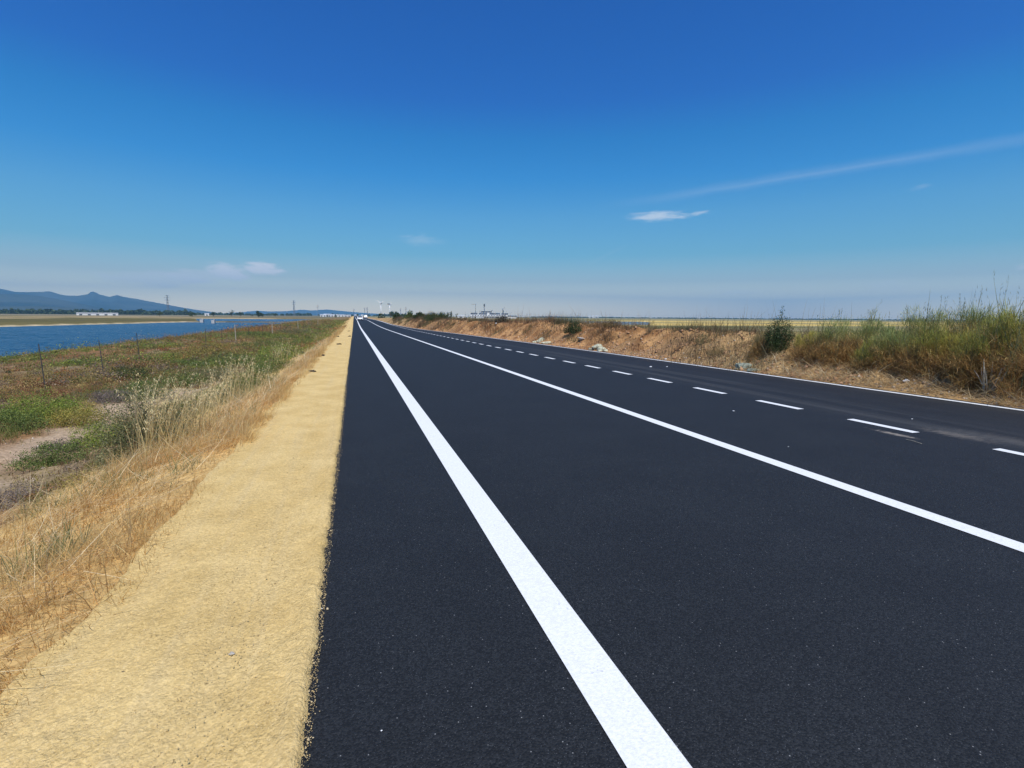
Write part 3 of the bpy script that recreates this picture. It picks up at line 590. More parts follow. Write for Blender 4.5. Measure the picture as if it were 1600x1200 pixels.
def shrub(loc, rx, ry, h, n, leaf, palette, label, name='shrub', cat='shrub', group=None, twigs=40, dens=.42, twigcol=((.20, .15, .10), (.28, .21, .14)), lift=0.0, asp=.45, flare=0.0):
    """leafy bush: leaves clustered round branch ends through an uneven dome, twigs beneath"""
    x, y = loc; z = gz(x, y); root = empty(name, (x, y, z), label=label, cat=cat, group=group)
    nc = max(10, int(n/26)); d = RNG.normal(0, 1, (nc, 3)); d[:, 2] = np.abs(d[:, 2])*.9+.05; d /= np.linalg.norm(d, axis=1)[:, None]
    r = RNG.random(nc)**dens; lump = .75+.5*vnoise(d[:, 0]*2.2+x*3, d[:, 1]*2.2+y*3, 7)
    c = d*r[:, None]*lump[:, None]*np.array([rx, ry, h]); c[:, 2] = np.maximum(c[:, 2]+lift*h, .03*h); c[:, :2] *= (1-flare+flare*1.6*np.clip(c[:, 2:3]/h, 0, 1)**.7)
    k = RNG.integers(0, nc, n); P = c[k]+RNG.normal(0, 1, (n, 3))*np.array([rx, ry, h])*.085+RNG.normal(0, leaf*.5, (n, 3)); P[:, 2] = np.maximum(P[:, 2], .01)
    tone = (.70+.6*RNG.random(nc))[k][:, None]; cc = pal(n, palette, .14)*tone
    lf = leaf_geo(P, RNG.uniform(.6, 1.2, n)*leaf, cc, asp, .5)
    geo_obj('foliage', lf, M_LEAF, root)
    nt = twigs; kk = RNG.integers(0, nc, nt); tip = c[kk]; b0 = np.zeros((nt, 3)); b0[:, :2] = tip[:, :2]*RNG.uniform(.05, .5, (nt, 1)); v = tip-b0; L = np.linalg.norm(v, axis=1); az = np.arctan2(v[:, 1], v[:, 0])
    ln = np.arccos(np.clip(v[:, 2]/np.maximum(L, 1e-3), -1, 1)); tw = lerp(np.array(twigcol[0]), np.array(twigcol[1]), RNG.random((nt, 1)))
    geo_obj('stems', blade_geo(b0-np.array([0, 0, .03]), L*1.05, az, ln*.9, ln*.2, np.full(nt, max(.006, h*.012)), tw, tw, 3), M_DRY, root)
    return root
GRN = [(.09, .13, .025), (.14, .18, .04), (.18, .21, .06), (.07, .10, .03)]; BRIGHT = [(.17, .24, .03), (.24, .29, .05), (.12, .18, .03), (.30, .30, .06)]
GREYG = [(.13, .145, .06), (.19, .19, .08), (.10, .11, .05), (.22, .20, .10)]; DARK = [(.045, .075, .02), (.07, .10, .03), (.035, .055, .018)]
MAUVE = [(.20, .16, .13), (.26, .20, .16), (.15, .12, .10)]; YEL = [(.34, .27, .06), (.26, .20, .05), (.20, .20, .05)]
def mp(px, py, z=-.78): return hit(px, py, z)
# (pixel foot, half width, half depth, height, leaves, leaf size, palette, label)
LS = [
 ((212, 728), .42, .36, .80, 7200, .015, GREYG, 'tall grey-green saltbush beside the oat clump at the verge', -.55),
 ((262, 700), .38, .36, .66, 5200, .015, GREYG, 'grey-green bush with oat stalks rising through it', -.5),
 ((158, 690), .40, .30, .36, 4200, .014, BRIGHT, 'bright green cushion touching the left flank of the tall saltbush', -.7),
 ((88, 722), .46, .36, .30, 4200, .014, GRN, 'low mid-green cushion on the bare soil track', -.78),
 ((62, 655), .85, .70, .46, 5200, .020, BRIGHT, 'broad bright green bush in front of the first fence post', -.78),
 ((118, 662), .60, .55, .42, 3800, .018, YEL, 'yellowing low bush beside the broad bright green one', -.78),
 ((15, 675), .70, .60, .42, 4200, .018, GRN, 'dark green bush cut by the left edge of the frame', -.78),
 ((103, 695), .45, .35, .16, 2200, .015, MAUVE, 'dead mauve-grey mat below the yellowing bush', -.78),
 ((40, 780), .55, .45, .16, 3200, .013, MAUVE, 'dead purplish mat at the left of the golden grass', -.72),
 ((175, 628), .55, .50, .26, 2600, .018, MAUVE, 'faded grey-brown bush just above the sandy soil patch', -.78),
 ((222, 618), .80, .60, .42, 4200, .020, GRN, 'rounded green bush beyond the sandy soil patch', -.78),
 ((205, 592), .60, .55, .46, 3000, .022, DARK, 'small dark green bush standing between the second and third fence posts', -.8),
 ((275, 600), .95, .75, .36, 4200, .022, GRN, 'wide low green mat behind the pale oat heads', -.78),
 ((345, 592), 1.0, .8, .45, 5000, .022, GREYG, 'wide grey-green mat left of the second oat clump', -.78),
 ((400, 618), .60, .55, .50, 4600, .018, GRN, 'deep green bush under the second oat clump', -.62),
 ((352, 640), .42, .40, .42, 3400, .016, GREYG, 'grey-green bush just in front of the deep green one', -.62),
 ((425, 588), .75, .7, .45, 4000, .022, GRN, 'green bush beside the dry grass by the dark clod', -.6),
 ((370, 570), 1.3, 1.0, .45, 4600, .028, GRN, 'long flat green bush behind the wide grey-green mat', -.78),
 ((440, 556), 1.2, 1.0, .62, 4600, .028, BRIGHT, 'bright leafy green bush near the pale wooden fence post', -.78),
 ((405, 545), 1.5, 1.0, .55, 4200, .03, GRN, 'deep green bush in line behind the bright leafy bush', -.8),
 ((478, 545), 1.0, .9, .50, 3200, .03, GRN, 'green bush close to the shoulder below the far post', -.75),
 ((395, 528), 2.2, 1.5, .55, 3600, .045, GRN, 'olive bush at the base of the pale wooden post', -.9),
 ((452, 524), 2.4, 1.6, .6, 3600, .045, GREYG, 'olive-grey bush right of the pale wooden post', -.9),
 ((330, 545), 1.4, 1.0, .35, 2600, .03, YEL, 'small straw-coloured bush near the water by the fence', -.85),
 ((290, 572), .9, .7, .30, 2400, .024, GRN, 'thin green cushion in front of the fourth fence post', -.8),
]
for (pp, rx, ry, h, n, lf, pl, lab, z0) in LS:
    x, y = hit(pp[0], pp[1], z0); shrub((x, y), rx*1.15, ry*1.15, h*1.2, int(n*1.5), lf, [tuple(np.array(c_)*1.25) for c_ in pl], lab, group='saltbushes in the marsh by the lagoon')

# wild oats: tall pale stalks with drooping seed heads, in clumps
def oats(loc, n, hgt, spread, label, tint=1.0):
    x, y = loc; z = gz(x, y);     P = np.stack([RNG.normal(0, spread, n), RNG.normal(0, spread, n), np.full(n, -.02)], -1); H = hgt*RNG.uniform(.65, 1.1, n); az = RNG.normal(-.4, 1.3, n)
    ln = RNG.uniform(.0, .28, n); cu = RNG.uniform(.1, .7, n); cb = pal(n, [(.56, .42, .16), (.62, .48, .20)], .1)*tint; ct = pal(n, [(.80, .64, .32), (.88, .74, .42)], .1)*tint
    g1 = blade_geo(P, H, az, ln, cu, RNG.uniform(.006, .011, n), cb, ct, 5)
    # seed heads along the last third
    hp = []; hc = []
    for i_ in range(n):
        cur = P[i_].copy(); a_ = ln[i_]; pts = [cur.copy()]
        for k_ in range(5):
            cur = cur+np.array([math.cos(az[i_])*math.sin(a_), math.sin(az[i_])*math.sin(a_), math.cos(a_)])*H[i_]/5; a_ += cu[i_]/5; pts.append(cur.copy())
        for k_ in range(11):
            u = RNG.uniform(3.5, 5.0); j = min(int(u), 4); q = lerp(pts[j], pts[j+1], u-j); hp.append(q+RNG.normal(0, .009, 3)+np.array([0, 0, -.012])); hc.append(ct[i_]*RNG.uniform(.8, 1.15))
    m_ = len(hp); HP = np.array(hp); az2 = RNG.uniform(0, 6.28, m_)
    g2 = blade_geo(HP, np.full(m_, .034), az2, RNG.uniform(1.6, 2.9, m_), RNG.uniform(0, .4, m_), np.full(m_, .0095), np.array(hc), np.array(hc), 2)
    o_ = geo_obj('oat_clump', merge(g1, g2), M_DRY); o_.location = (x, y, z); tag(o_, label, 'wild oats', 'tall wild oat clumps on the verge')
OT = [((252, 722), -.45, 60, 1.05, .13, 'thick pale oat clump nearest the camera on the verge'), ((305, 700), -.4, 44, .82, .13, 'leaning oat clump right of the thick pale one'),
 ((322, 684), -.42, 30, .9, .12, 'golden oat tangle between the bush and the gravel'), ((275, 716), -.42, 34, .85, .13, 'low golden oat tangle at the foot of the thick pale clump'), ((388, 634), -.42, 26, .85, .14, 'golden oat tuft leaning over the gravel beyond the green bush'),
 ((232, 752), -.42, 10, .95, .07, 'few thin oat stalks standing over the grey-green saltbush'), ((362, 652), -.45, 50, 1.0, .14, 'tall oat clump rising in front of the green bush'),
 ((336, 668), -.45, 12, .75, .09, 'sparse oat stalks between the two thick oat clumps'), ((410, 608), -.42, 7, .62, .08, 'three short oat stalks near the dark clods'),
 ((437, 578), -.42, 44, 1.0, .2, 'pale oat clump beside the green bush by the dark clod'), ((462, 562), -.4, 12, .7, .14, 'small oat clump farther along the shoulder'),
 ((495, 541), -.45, 14, .8, .18, 'distant pale oat tuft where the verge narrows'), ((514, 527), -.5, 12, .8, .2, 'farthest pale oat tuft by the shoulder')]
for pp, z0, n, h, s, lab in OT:
    x, y = hit(pp[0], pp[1], z0); oats((x, y), int(n*1.2), h*1.15, s, lab)

# ------------------------------------------------------------------ fence
xs_f = -9.3; fence = empty('wire_fence', (xs_f, 16, gz(xs_f, 16)), label='slack wire fence on thin posts between marsh and lagoon', cat='fence')
fpy = [12.4, 16.0, 19.6, 23.4, 27.0, 38.0, 42.0, 47.0, 52, 58, 64, 71, 79, 88, 98, 110, 124, 140]
tops = []
for i_, py_ in enumerate(fpy):
    fx = xs_f+random.uniform(-.08, .08)-(.0 if py_ < 45 else (py_-45)*-.018); zz = gz(fx, py_); hh = random.uniform(1.30, 1.60); lean = random.uniform(-.06, .06)
    pale = py_ in (47.0, 64, 88, 124); rr = .036 if pale else .016
    if py_ > 60: rr *= 1.3
    MB().tube([(0, 0, -.3), (lean*.5, 0, hh*.5), (lean, 0, hh)], [rr, rr, rr*.85], 7).build('post', M_POSTWOOD if pale else M_POSTDARK, None)
    po = col.objects[-1]; po.location = (fx-fence.location.x, py_-fence.location.y, zz-fence.location.z); po.parent = fence
    if pale: po['label'] = 'pale wooden post'
    tops.append((fx+lean, py_, zz, hh))
for k_, fr in enumerate((.93, .66, .40, .16)):
    mb = MB(); pts = []
    for a_, b_ in zip(tops[:-1], tops[1:]):
        for u in np.linspace(0, 1, 5)[:-1]:
            sag = .05*4*u*(1-u)*(1+.5*k_*.3); pts.append((lerp(a_[0], b_[0], u)-fence.location.x, lerp(a_[1], b_[1], u)-fence.location.y, lerp(a_[2]+a_[3]*fr, b_[2]+b_[3]*fr, u)-sag-fence.location.z))
    mb.tube(pts, .0022, 4).build('wire', M_WIRE, fence)

# ------------------------------------------------------------------ right bank: tall shrubs, stems, straw, weeds
def broom(loc, r, h, n, label, gtop, brown=.5, name='broom_shrub'):
    """fine-stemmed shrub: a rounded, feathery mass, rusty dead twigs below, green above, wispy shoots at the top"""
    x, y = loc; z = gz(x, y); root = empty(name, (x, y, z), label=label, cat='shrub', group='fine-stemmed shrubs on the right bank')
    # sprays: each branch end carries a tuft of thin stems fanning up and outwards
    nc = int(n/16); u = RNG.normal(0, 1, (nc, 3)); u[:, 2] = np.abs(u[:, 2]); u /= np.linalg.norm(u, axis=1)[:, None]
    rad = RNG.random(nc)**.40; lump = .72+.56*vnoise(u[:, 0]*2.4+x*5, u[:, 1]*2.4+y*5, 9)
    c = u*(rad*lump)[:, None]*np.array([r*1.05, r*.95, h*.88]); c[:, 2] = np.maximum(c[:, 2], .04)
    c[:, 2] += ground_z(c[:, 0]+x, c[:, 1]+y)-z
    m = n*2; k = RNG.integers(0, nc, m); P = c[k]+RNG.normal(0, 1, (m, 3))*np.array([.05, .05, .045])*(.6+h*.5)
    rel = (P[:, 2]/h); out = np.arctan2(c[k][:, 1], c[k][:, 0])
    g = sstep(.36, .66, rel+RNG.normal(0, .07, m)+.22*(vnoise(c[k][:, 0]*3+x*7, c[k][:, 2]*3, 4)-.5))[:, None]
    tone = (.72+.56*RNG.random(nc))[k][:, None]
    low = pal(m, [(.46, .24, .08), (.54, .33, .12), (.34, .17, .06), (.52, .37, .15), (.38, .29, .10)], .2); top = pal(m, gtop, .15)
    cc = lerp(low, top, g)*tone
    L = RNG.gamma(4, .026, m)*(.6+.5*h)+.03; lean = np.where(g[:, 0] > .5, RNG.gamma(2.5, .22, m), RNG.uniform(.3, 2.3, m))
    gA = blade_geo(P, L, out+RNG.normal(0, 1.0, m), lean, RNG.normal(0, .4, m), RNG.uniform(.005, .010, m), cc*.9, cc, 2)
    n3 = int(n*1.2); k3 = RNG.integers(0, m, n3); gB = leaf_geo(P[k3]+RNG.normal(0, .03, (n3, 3)), RNG.uniform(.008, .018, n3), cc[k3]*RNG.uniform(.85, 1.2, (n3, 1)), .3, .6)
    geo_obj('foliage', merge(gA, gB), M_LEAF, root)
    nb = 46; kb = RNG.integers(0, nc, nb); tip = c[kb]; L = np.linalg.norm(tip, axis=1); az = np.arctan2(tip[:, 1], tip[:, 0]); ln = np.arccos(np.clip(tip[:, 2]/np.maximum(L, 1e-3), -1, 1))
    tw = pal(nb, [(.30, .22, .14), (.42, .33, .21), (.22, .15, .10)]); geo_obj('branches', blade_geo(np.zeros((nb, 3))+RNG.normal(0, .06, (nb, 3))*np.array([1, 1, 0]), L, az, ln*.8, ln*.3, np.full(nb, .013), tw, tw, 3), M_DRY, root)
    n4 = int(n*.016)+10; k = RNG.integers(0, nc, n4); P = c[k]*np.array([.85, .85, .8]); H4 = h*np.minimum(RNG.gamma(5, .085, n4), .75)+.1
    sc = pal(n4, [(.13, .15, .07), (.17, .19, .09), (.22, .21, .11)], .1); az4 = RNG.normal(.6, 1.4, n4); le4 = RNG.uniform(0, .32, n4); cu4 = RNG.normal(0, .15, n4)
    s1 = blade_geo(P, H4, az4, le4, cu4, RNG.uniform(.008, .014, n4), sc, sc, 4)
    kk = np.repeat(np.arange(n4), 9); f = RNG.uniform(.45, 1.0, len(kk)); d2 = np.stack([np.cos(az4[kk])*np.sin(le4[kk]), np.sin(az4[kk])*np.sin(le4[kk]), np.cos(le4[kk])], -1)
    Q = P[kk]+d2*(H4[kk]*f)[:, None]; s2 = blade_geo(Q, RNG.uniform(.03, .09, len(kk)), RNG.uniform(0, 6.28, len(kk)), RNG.uniform(.1, .7, len(kk)), np.zeros(len(kk)), np.full(len(kk), .007), sc[kk], sc[kk], 2)
    geo_obj('shoots', merge(s1, s2), M_LEAF, root)
    return root
GT = [(.34, .37, .07), (.42, .41, .09), (.26, .30, .07), (.48, .40, .10)]; GT2 = [(.25, .31, .11), (.32, .37, .12), (.38, .39, .12)]; GT3 = [(.48, .42, .09), (.54, .42, .11), (.38, .37, .07)]
BR = [  # column in the photograph, lateral X, radius, height
 (1195, 13.6, .55, .70, 2600, [(.28, .22, .08), (.34, .24, .10)], 'brown twiggy shrub just left of the dark green upright bush'),
 (1262, 13.7, .50, .65, 2400, GT3, 'low straw-brown shrub right of the dark green upright bush'),
 (1300, 13.7, .66, 1.18, 4200, GT2, 'green shrub with a dark foot, first of the tall hedge'),
 (1348, 14.1, .66, 1.12, 3600, GT2, 'rear blue-green shrub showing between two front shrubs of the hedge'),
 (1360, 13.3, .50, .72, 3200, GT, 'small front shrub with brown base beside the dark gap'),
 (1405, 13.5, .62, 1.0, 4400, GT2, 'greyish-green shrub with long dark shoots on top'),
 (1452, 13.4, .60, 1.0, 4600, GT, 'olive shrub with rusty skirt above the white litter'),
 (1440, 14.4, .85, 1.28, 4200, GT2, 'tall pale shrub rising behind the olive one'),
 (1500, 13.4, .60, 1.0, 4800, GT3, 'yellow-brown shrub between the olive shrub and the big end shrub'),
 (1515, 14.5, .90, 1.40, 4200, GT2, 'tall rear shrub below the longest shoots'),
 (1552, 13.2, .70, 1.28, 5600, GT, 'bulky yellow-green shrub over the pale cut stems'),
 (1590, 13.6, .85, 1.60, 6200, GT, 'tallest green shrub cut by the right edge of the frame'),
 (1640, 13.2, .85, 1.55, 4600, GT3, 'golden shrub just entering the right edge of the frame'),
 (1680, 14.0, .8, 1.3, 2500, GT, 'last green shrub outside the corner'),
]
def col_at(px, X):
    d = ray(px, 520); y = X*d[1]/d[0]; return X, y
for (px, X, r, h, n, gt, lab) in BR:
    broom(col_at(px, X), r, h, n, lab, gt)
# leafy dark upright bush
x, y = col_at(1216, 13.7)
shrub((x, y), .56, .50, 1.18, 8200, .028, DARK+[(.10, .14, .05)], 'dark green upright leafy bush on the bank above the lichen rock', name='leafy_bush', cat='bush', twigs=60, dens=.5, lift=.04, asp=.4, flare=.45)
P0 = np.array([x, y, gz(x, y)]); n = 16; az = RNG.uniform(0, 6.28, n)
# dark bush low on the bank, brown scrub clumps and far bushes
for (px, X, rx, h, n, lf, pl, lab) in [
 (897, 13.6, .75, .85, 3800, .035, DARK, 'dark green bush alone on the bare earth bank'),
 (932, 14.3, .9, .42, 2200, .030, [(.24, .14, .06), (.30, .19, .08)], 'rusty dry scrub right of the lone dark bush'),
 (957, 14.5, .7, .40, 1800, .030, [(.26, .17, .07), (.20, .15, .06)], 'brown weed patch along the crest behind the rubble'),
 (1016, 14.2, .35, .62, 900, .018, [(.22, .15, .08), (.16, .15, .07)], 'thin dry weed standing on the bank crest'),
 (1100, 13.6, .35, .50, 1300, .018, [(.30, .26, .12), (.24, .22, .09)], 'wispy straw weed on the slope left of the lichen rock'),
 (1122, 13.2, .4, .40, 1500, .018, [(.34, .25, .11), (.22, .19, .08)], 'pale dry weed halfway down the slope'),
 (1062, 13.0, .28, .30, 900, .016, [(.24, .15, .09), (.30, .20, .12)], 'small reddish twig bush at the foot of the slope'),
 (786, 14.0, .9, 1.0, 1600, .06, [(.06, .055, .035), (.09, .07, .045)], 'dark leaning thorn bush in front of the factory'),
 (686, 12.9, 2.3, 1.35, 14000, .05, DARK+[(.10, .12, .04)], 'widest of the rounded bushes beyond the bank'),
 (672, 12.6, 1.6, 1.4, 9000, .05, DARK+[(.22, .12, .05), (.18, .11, .05)], 'rounded bush left of the widest one'),
 (656, 12.2, 1.1, 1.45, 6000, .10, DARK, 'upright rounded bush farther along the bank'),
 (641, 11.8, 1.1, 1.6, 2600, .11, GRN, 'small rounded bush with ochre grass at its foot'),
 (621, 10.9, 1.3, 1.6, 1400, .13, DARK, 'little dark bush on the far ochre verge'),
 (596, 11.6, 1.6, 2.2, 900, .18, DARK, 'dark bush at the foot of the nearer wind turbine'),
 ]:
    loc = col_at(px, X); shrub(loc, rx, rx*.9, h, n, lf, pl, lab, name='bush', cat='bush', group='bushes along the right bank', twigs=50 if X < 12.95 and False or px > 700 else 8)

# tall thin weeds on the crest, seen against the sky
n = 420; yy = 5+70*RNG.random(n)**1.5; xx = edge_x(yy)-11.67+RNG.uniform(13.0, 16.0, n); P = np.stack([xx, yy, ground_z(xx, yy)-.02], -1)
c = pal(n, [(.16, .14, .08), (.24, .20, .11), (.30, .24, .12)], .15)
g1 = blade_geo(P, RNG.uniform(.25, .95, n), RNG.uniform(0, 6.28, n), RNG.uniform(0, .4, n), RNG.normal(0, .2, n), RNG.uniform(.006, .013, n), c, c, 4)
# low dry weeds over the bank
n = 52000; yy = 3+150*RNG.random(n)**1.6; xx = edge_x(yy)-11.67+12.1+RNG.random(n)**.8*7
k = fbm(xx/.9, yy/.9, 131, 3)+.16*sstep(13.6, 15.2, xx-(edge_x(yy)-11.67))+.12*(1-sstep(13, 20, yy))-.14*(1-sstep(13.2, 14.2, xx-(edge_x(yy)-11.67)))*sstep(16, 22, yy) > .55; xx, yy = xx[k], yy[k]; n = len(xx)
P = np.stack([xx, yy, ground_z(xx, yy)-.01], -1); c = pal(n, [(.40, .27, .12), (.30, .20, .09), (.24, .20, .07), (.46, .34, .17), (.22, .13, .07)], .2)
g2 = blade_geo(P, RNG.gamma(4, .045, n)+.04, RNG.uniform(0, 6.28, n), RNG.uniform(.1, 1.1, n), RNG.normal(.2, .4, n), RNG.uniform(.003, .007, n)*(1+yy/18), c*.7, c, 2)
nc = 240; cy = 14+130*RNG.random(nc)**1.5; cx = edge_x(cy)-11.67+np.where(RNG.random(nc) < .75, RNG.uniform(13.9, 16.6, nc), RNG.uniform(12.3, 14, nc)); m = 150; k = np.repeat(np.arange(nc), m)
sz_ = RNG.gamma(3, .09, nc)+.10; xx = cx[k]+RNG.normal(0, 1, nc*m)*sz_[k]*.9; yy = cy[k]+RNG.normal(0, 1, nc*m)*sz_[k]*1.5; pc = np.array([(.20, .13, .07), (.15, .14, .06), (.28, .18, .09), (.24, .20, .09), (.12, .09, .05), (.32, .17, .08)]); c = pc[RNG.integers(0, 6, nc)][k]*RNG.uniform(.7, 1.3, (nc*m, 1))
g3 = blade_geo(np.stack([xx, yy, ground_z(xx, yy)-.02], -1), sz_[k]*RNG.gamma(4, .22, nc*m)+.04, RNG.uniform(0, 6.28, nc*m), RNG.uniform(.0, .9, nc*m), RNG.normal(.1, .4, nc*m), .006+yy*.00035, c*.8, c, 2)
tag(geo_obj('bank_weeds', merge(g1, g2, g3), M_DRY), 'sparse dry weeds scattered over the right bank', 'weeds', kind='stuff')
# cut straw lying at the foot of the hedge
n = 15000; yy = 2.5+16*RNG.random(n)**1.3; xx = 12.0+RNG.random(n)**1.1*1.9; dens = (1-sstep(11, 19, yy))*(.45+.9*fbm(xx/.5, yy/.5, 141, 3)); k = RNG.random(n) < dens; xx, yy = xx[k], yy[k]; n = len(xx)
P = np.stack([xx, yy, ground_z(xx, yy)+.01+.05*RNG.random(n)], -1); c = pal(n, [(.55, .42, .22), (.48, .34, .16), (.62, .50, .30), (.36, .23, .10), (.30, .18, .09)], .15)
gA = blade_geo(P, RNG.gamma(3, .10, n)+.08, RNG.uniform(0, 6.28, n), RNG.uniform(1.15, 1.6, n), RNG.normal(.1, .5, n), RNG.uniform(.006, .015, n), c, c, 3)
n = 700; yy = 3+13*RNG.random(n); xx = 12.15+RNG.random(n)*1.2; P = np.stack([xx, yy, ground_z(xx, yy)], -1); c = pal(n, [(.60, .50, .31), (.52, .42, .26)], .1)
gB = blade_geo(P, RNG.uniform(.25, .6, n), RNG.uniform(0, 6.28, n), RNG.uniform(.4, 1.0, n), RNG.uniform(.3, 1.6, n), RNG.uniform(.010, .022, n), c, c, 5)
tag(geo_obj('cut_straw', merge(gA, gB), M_DRY), 'pale cut stalks littering the ground below the hedge', 'straw', kind='stuff')
# pale cut woody stems
x, y = col_at(1556, 12.7); z = gz(x, y); root = empty('stem_cluster', (x, y, z), label='pale bare woody stems fanning from one stool by the kerbless edge', cat='plant stems')
for i_ in range(15):
    a_ = random.uniform(0, 6.28); l_ = random.uniform(.3, .75); t_ = random.uniform(.1, .55); k_ = random.uniform(-.25, .25)
    pts = [(0.06*math.cos(a_), .06*math.sin(a_), -.03)]
    for j in range(1, 5): u = j/4; pts.append((math.cos(a_)*(.06+l_*u*math.sin(t_+k_*u)), math.sin(a_)*(.06+l_*u*math.sin(t_+k_*u)), l_*u*math.cos(t_+k_*u)))
    MB().tube(pts, [.014, .013, .011, .008, .005], 6).build('stem', M_STEM, root)

# ------------------------------------------------------------------ rocks, rubble, litter, clods
def rock_mesh(name, s, seed, mat, parent=None, loc=(0, 0, 0), rough=.22, sub=3):
    bm = bmesh.new(); bmesh.ops.create_icosphere(bm, subdivisions=sub, radius=1); rr = random.Random(seed)
    pl = [(Vector((rr.gauss(0, 1), rr.gauss(0, 1), rr.gauss(0, 1))).normalized(), rr.uniform(.55, .9)) for _ in range(11)]
    for v in bm.verts:
        for nrm, d in pl:
            e_ = v.co.dot(nrm)
            if e_ > d: v.co -= nrm*(e_-d)*.92
        k_ = 1+rough*(float(vnoise(np.array([v.co.x*3+seed]), np.array([v.co.y*3+v.co.z*2.3]), seed)[0])-.5)
        v.co = Vector((v.co.x*s[0]*k_, v.co.y*s[1]*k_, v.co.z*s[2]*k_))
    me = bpy.data.meshes.new(name); bm.to_mesh(me); bm.free(); me.materials.append(mat); o = new_obj(name, me, parent); o.location = loc; return o
def put(o, px, X, lift=0.0):
    x, y = col_at(px, X); o.location = (x, y, gz(x, y)+lift); return o
ro = put(rock_mesh('rock', (.34, .26, .20), 5, M_GREENROCK), 1166, 12.35, .12); tag(ro, 'big greenish lichen-covered rock lying beside the road line', 'rock')
ro = put(rock_mesh('rock', (.24, .16, .09), 8, M_GREENROCK), 1182, 12.15, .03); tag(ro, 'low flat greenish slab leaning against the big lichen rock', 'rock')
ro = put(rock_mesh('rock', (.15, .13, .07), 18, M_ROCK), 1158, 12.15, .02); tag(ro, 'small pale stone at the left foot of the big lichen rock', 'rock')
sp = [((926, 12.2), (.20, .16, .12), 'pale rock at the left end of the larger rubble pile'), ((933, 12.4), (.34, .26, .24), 'largest pale rock in the larger rubble pile'), ((941, 12.3), (.24, .2, .16), 'pale rock right of the largest one in the rubble pile'),
      ((947, 12.15), (.16, .14, .09), 'small pale rock at the right end of the larger rubble pile'), ((938, 12.05), (.18, .12, .07), 'flat pale slab in front of the larger rubble pile'),
      ((845, 12.7), (.34, .3, .34), 'tall pale rock in the farther rubble pile'), ((838, 12.5), (.3, .2, .12), 'low pale rock left of the tall one in the farther pile'), ((855, 12.4), (.4, .2, .1), 'flat pale rock right of the farther pile')]
for i_, ((px, X), s, lab) in enumerate(sp):
    x_, y_ = col_at(px, X); X2 = X+edge_x(y_)-11.67; o_ = put(rock_mesh('rock', s, 20+i_, M_ROCK), px, X2, s[2]*.3); tag(o_, lab, 'rock', 'pale rocks heaped at the foot of the bank')
o_ = put(rock_mesh('rock', (.09, .08, .07), 41, M_LITTER), 775, 13.0, .3); tag(o_, 'white block lodged on the bank below the factory', 'stone')
x_, y_ = col_at(909, 13.0); b_ = MB().box((0, 0, .0), (.42, .30, .05)).box((0, .02, -.08), (.2, .16, .1)).build('board', M_BOARD, bevel=.01); b_.location = (x_, y_, gz(x_, y_)+.12); b_.rotation_euler = (.2, .1, .4); tag(b_, 'flat grey board sticking out of the earth bank', 'board')
# crumpled litter
def litter(px, X, s, lab):
    bm = bmesh.new(); bmesh.ops.create_icosphere(bm, subdivisions=2, radius=s)
    for v in bm.verts: v.co *= random.uniform(.6, 1.2); v.co.z *= .7
    me = bpy.data.meshes.new('litter'); bm.to_mesh(me); bm.free(); me.materials.append(M_LITTER); o = put(new_obj('litter', me), px, X, s*.5); tag(o, lab, 'litter', 'bits of white litter on the verge')
litter(1425, 12.75, .075, 'crumpled white litter in front of the hedge'); litter(1412, 12.6, .035, 'tiny white scrap beside the crumpled white litter'); litter(1095, 12.7, .05, 'white scrap on the earth left of the lichen rock'); litter(1250, 12.4, .03, 'white scrap right of the lichen rock')
litter(1042, 12.1, .05, 'white scrap at the foot of the bare bank')
x_, y_ = hit(190, 590, -.78)
def clod(px, py, s, lab, mat=M_CLOD, seed=1):
    x, y = hit(px, py, 0); x, y = hit(px, py, float(road_z(y))+.02); r = random.Random(seed); root_z = float(road_z(y))+.02
    o = rock_mesh('clod', (s*1.2, s*.8, s*.62), seed, mat, rough=.9, sub=3); o.location = (x, y, root_z+s*.15); o.rotation_euler = (0, 0, r.uniform(-.6, .6)); tag(o, lab, 'clod', 'dark clods on the gravel shoulder'); return o
clod(489, 581, .085, 'largest dark tar clod on the gravel near the dry grass', seed=3); clod(504, 556, .085, 'second dark clod along the gravel shoulder', seed=4)
clod(530, 538, .12, 'dark clod in the middle of the distant shoulder', seed=5); clod(528, 526, .12, 'small far clod near the grass edge', seed=6); clod(546, 525.5, .12, 'dark clod touching the edge of the asphalt', seed=7)
clod(545, 517, .12, 'farthest dark speck at the asphalt edge', seed=9)
c_ = clod(191, 1051, .016, 'thin dark flake lying on the near gravel', seed=11); c_.scale = (1, .5, .5)
c_ = clod(362, 1022, .012, 'grey pebble on the near gravel left of the asphalt', M_BOARD, 12)
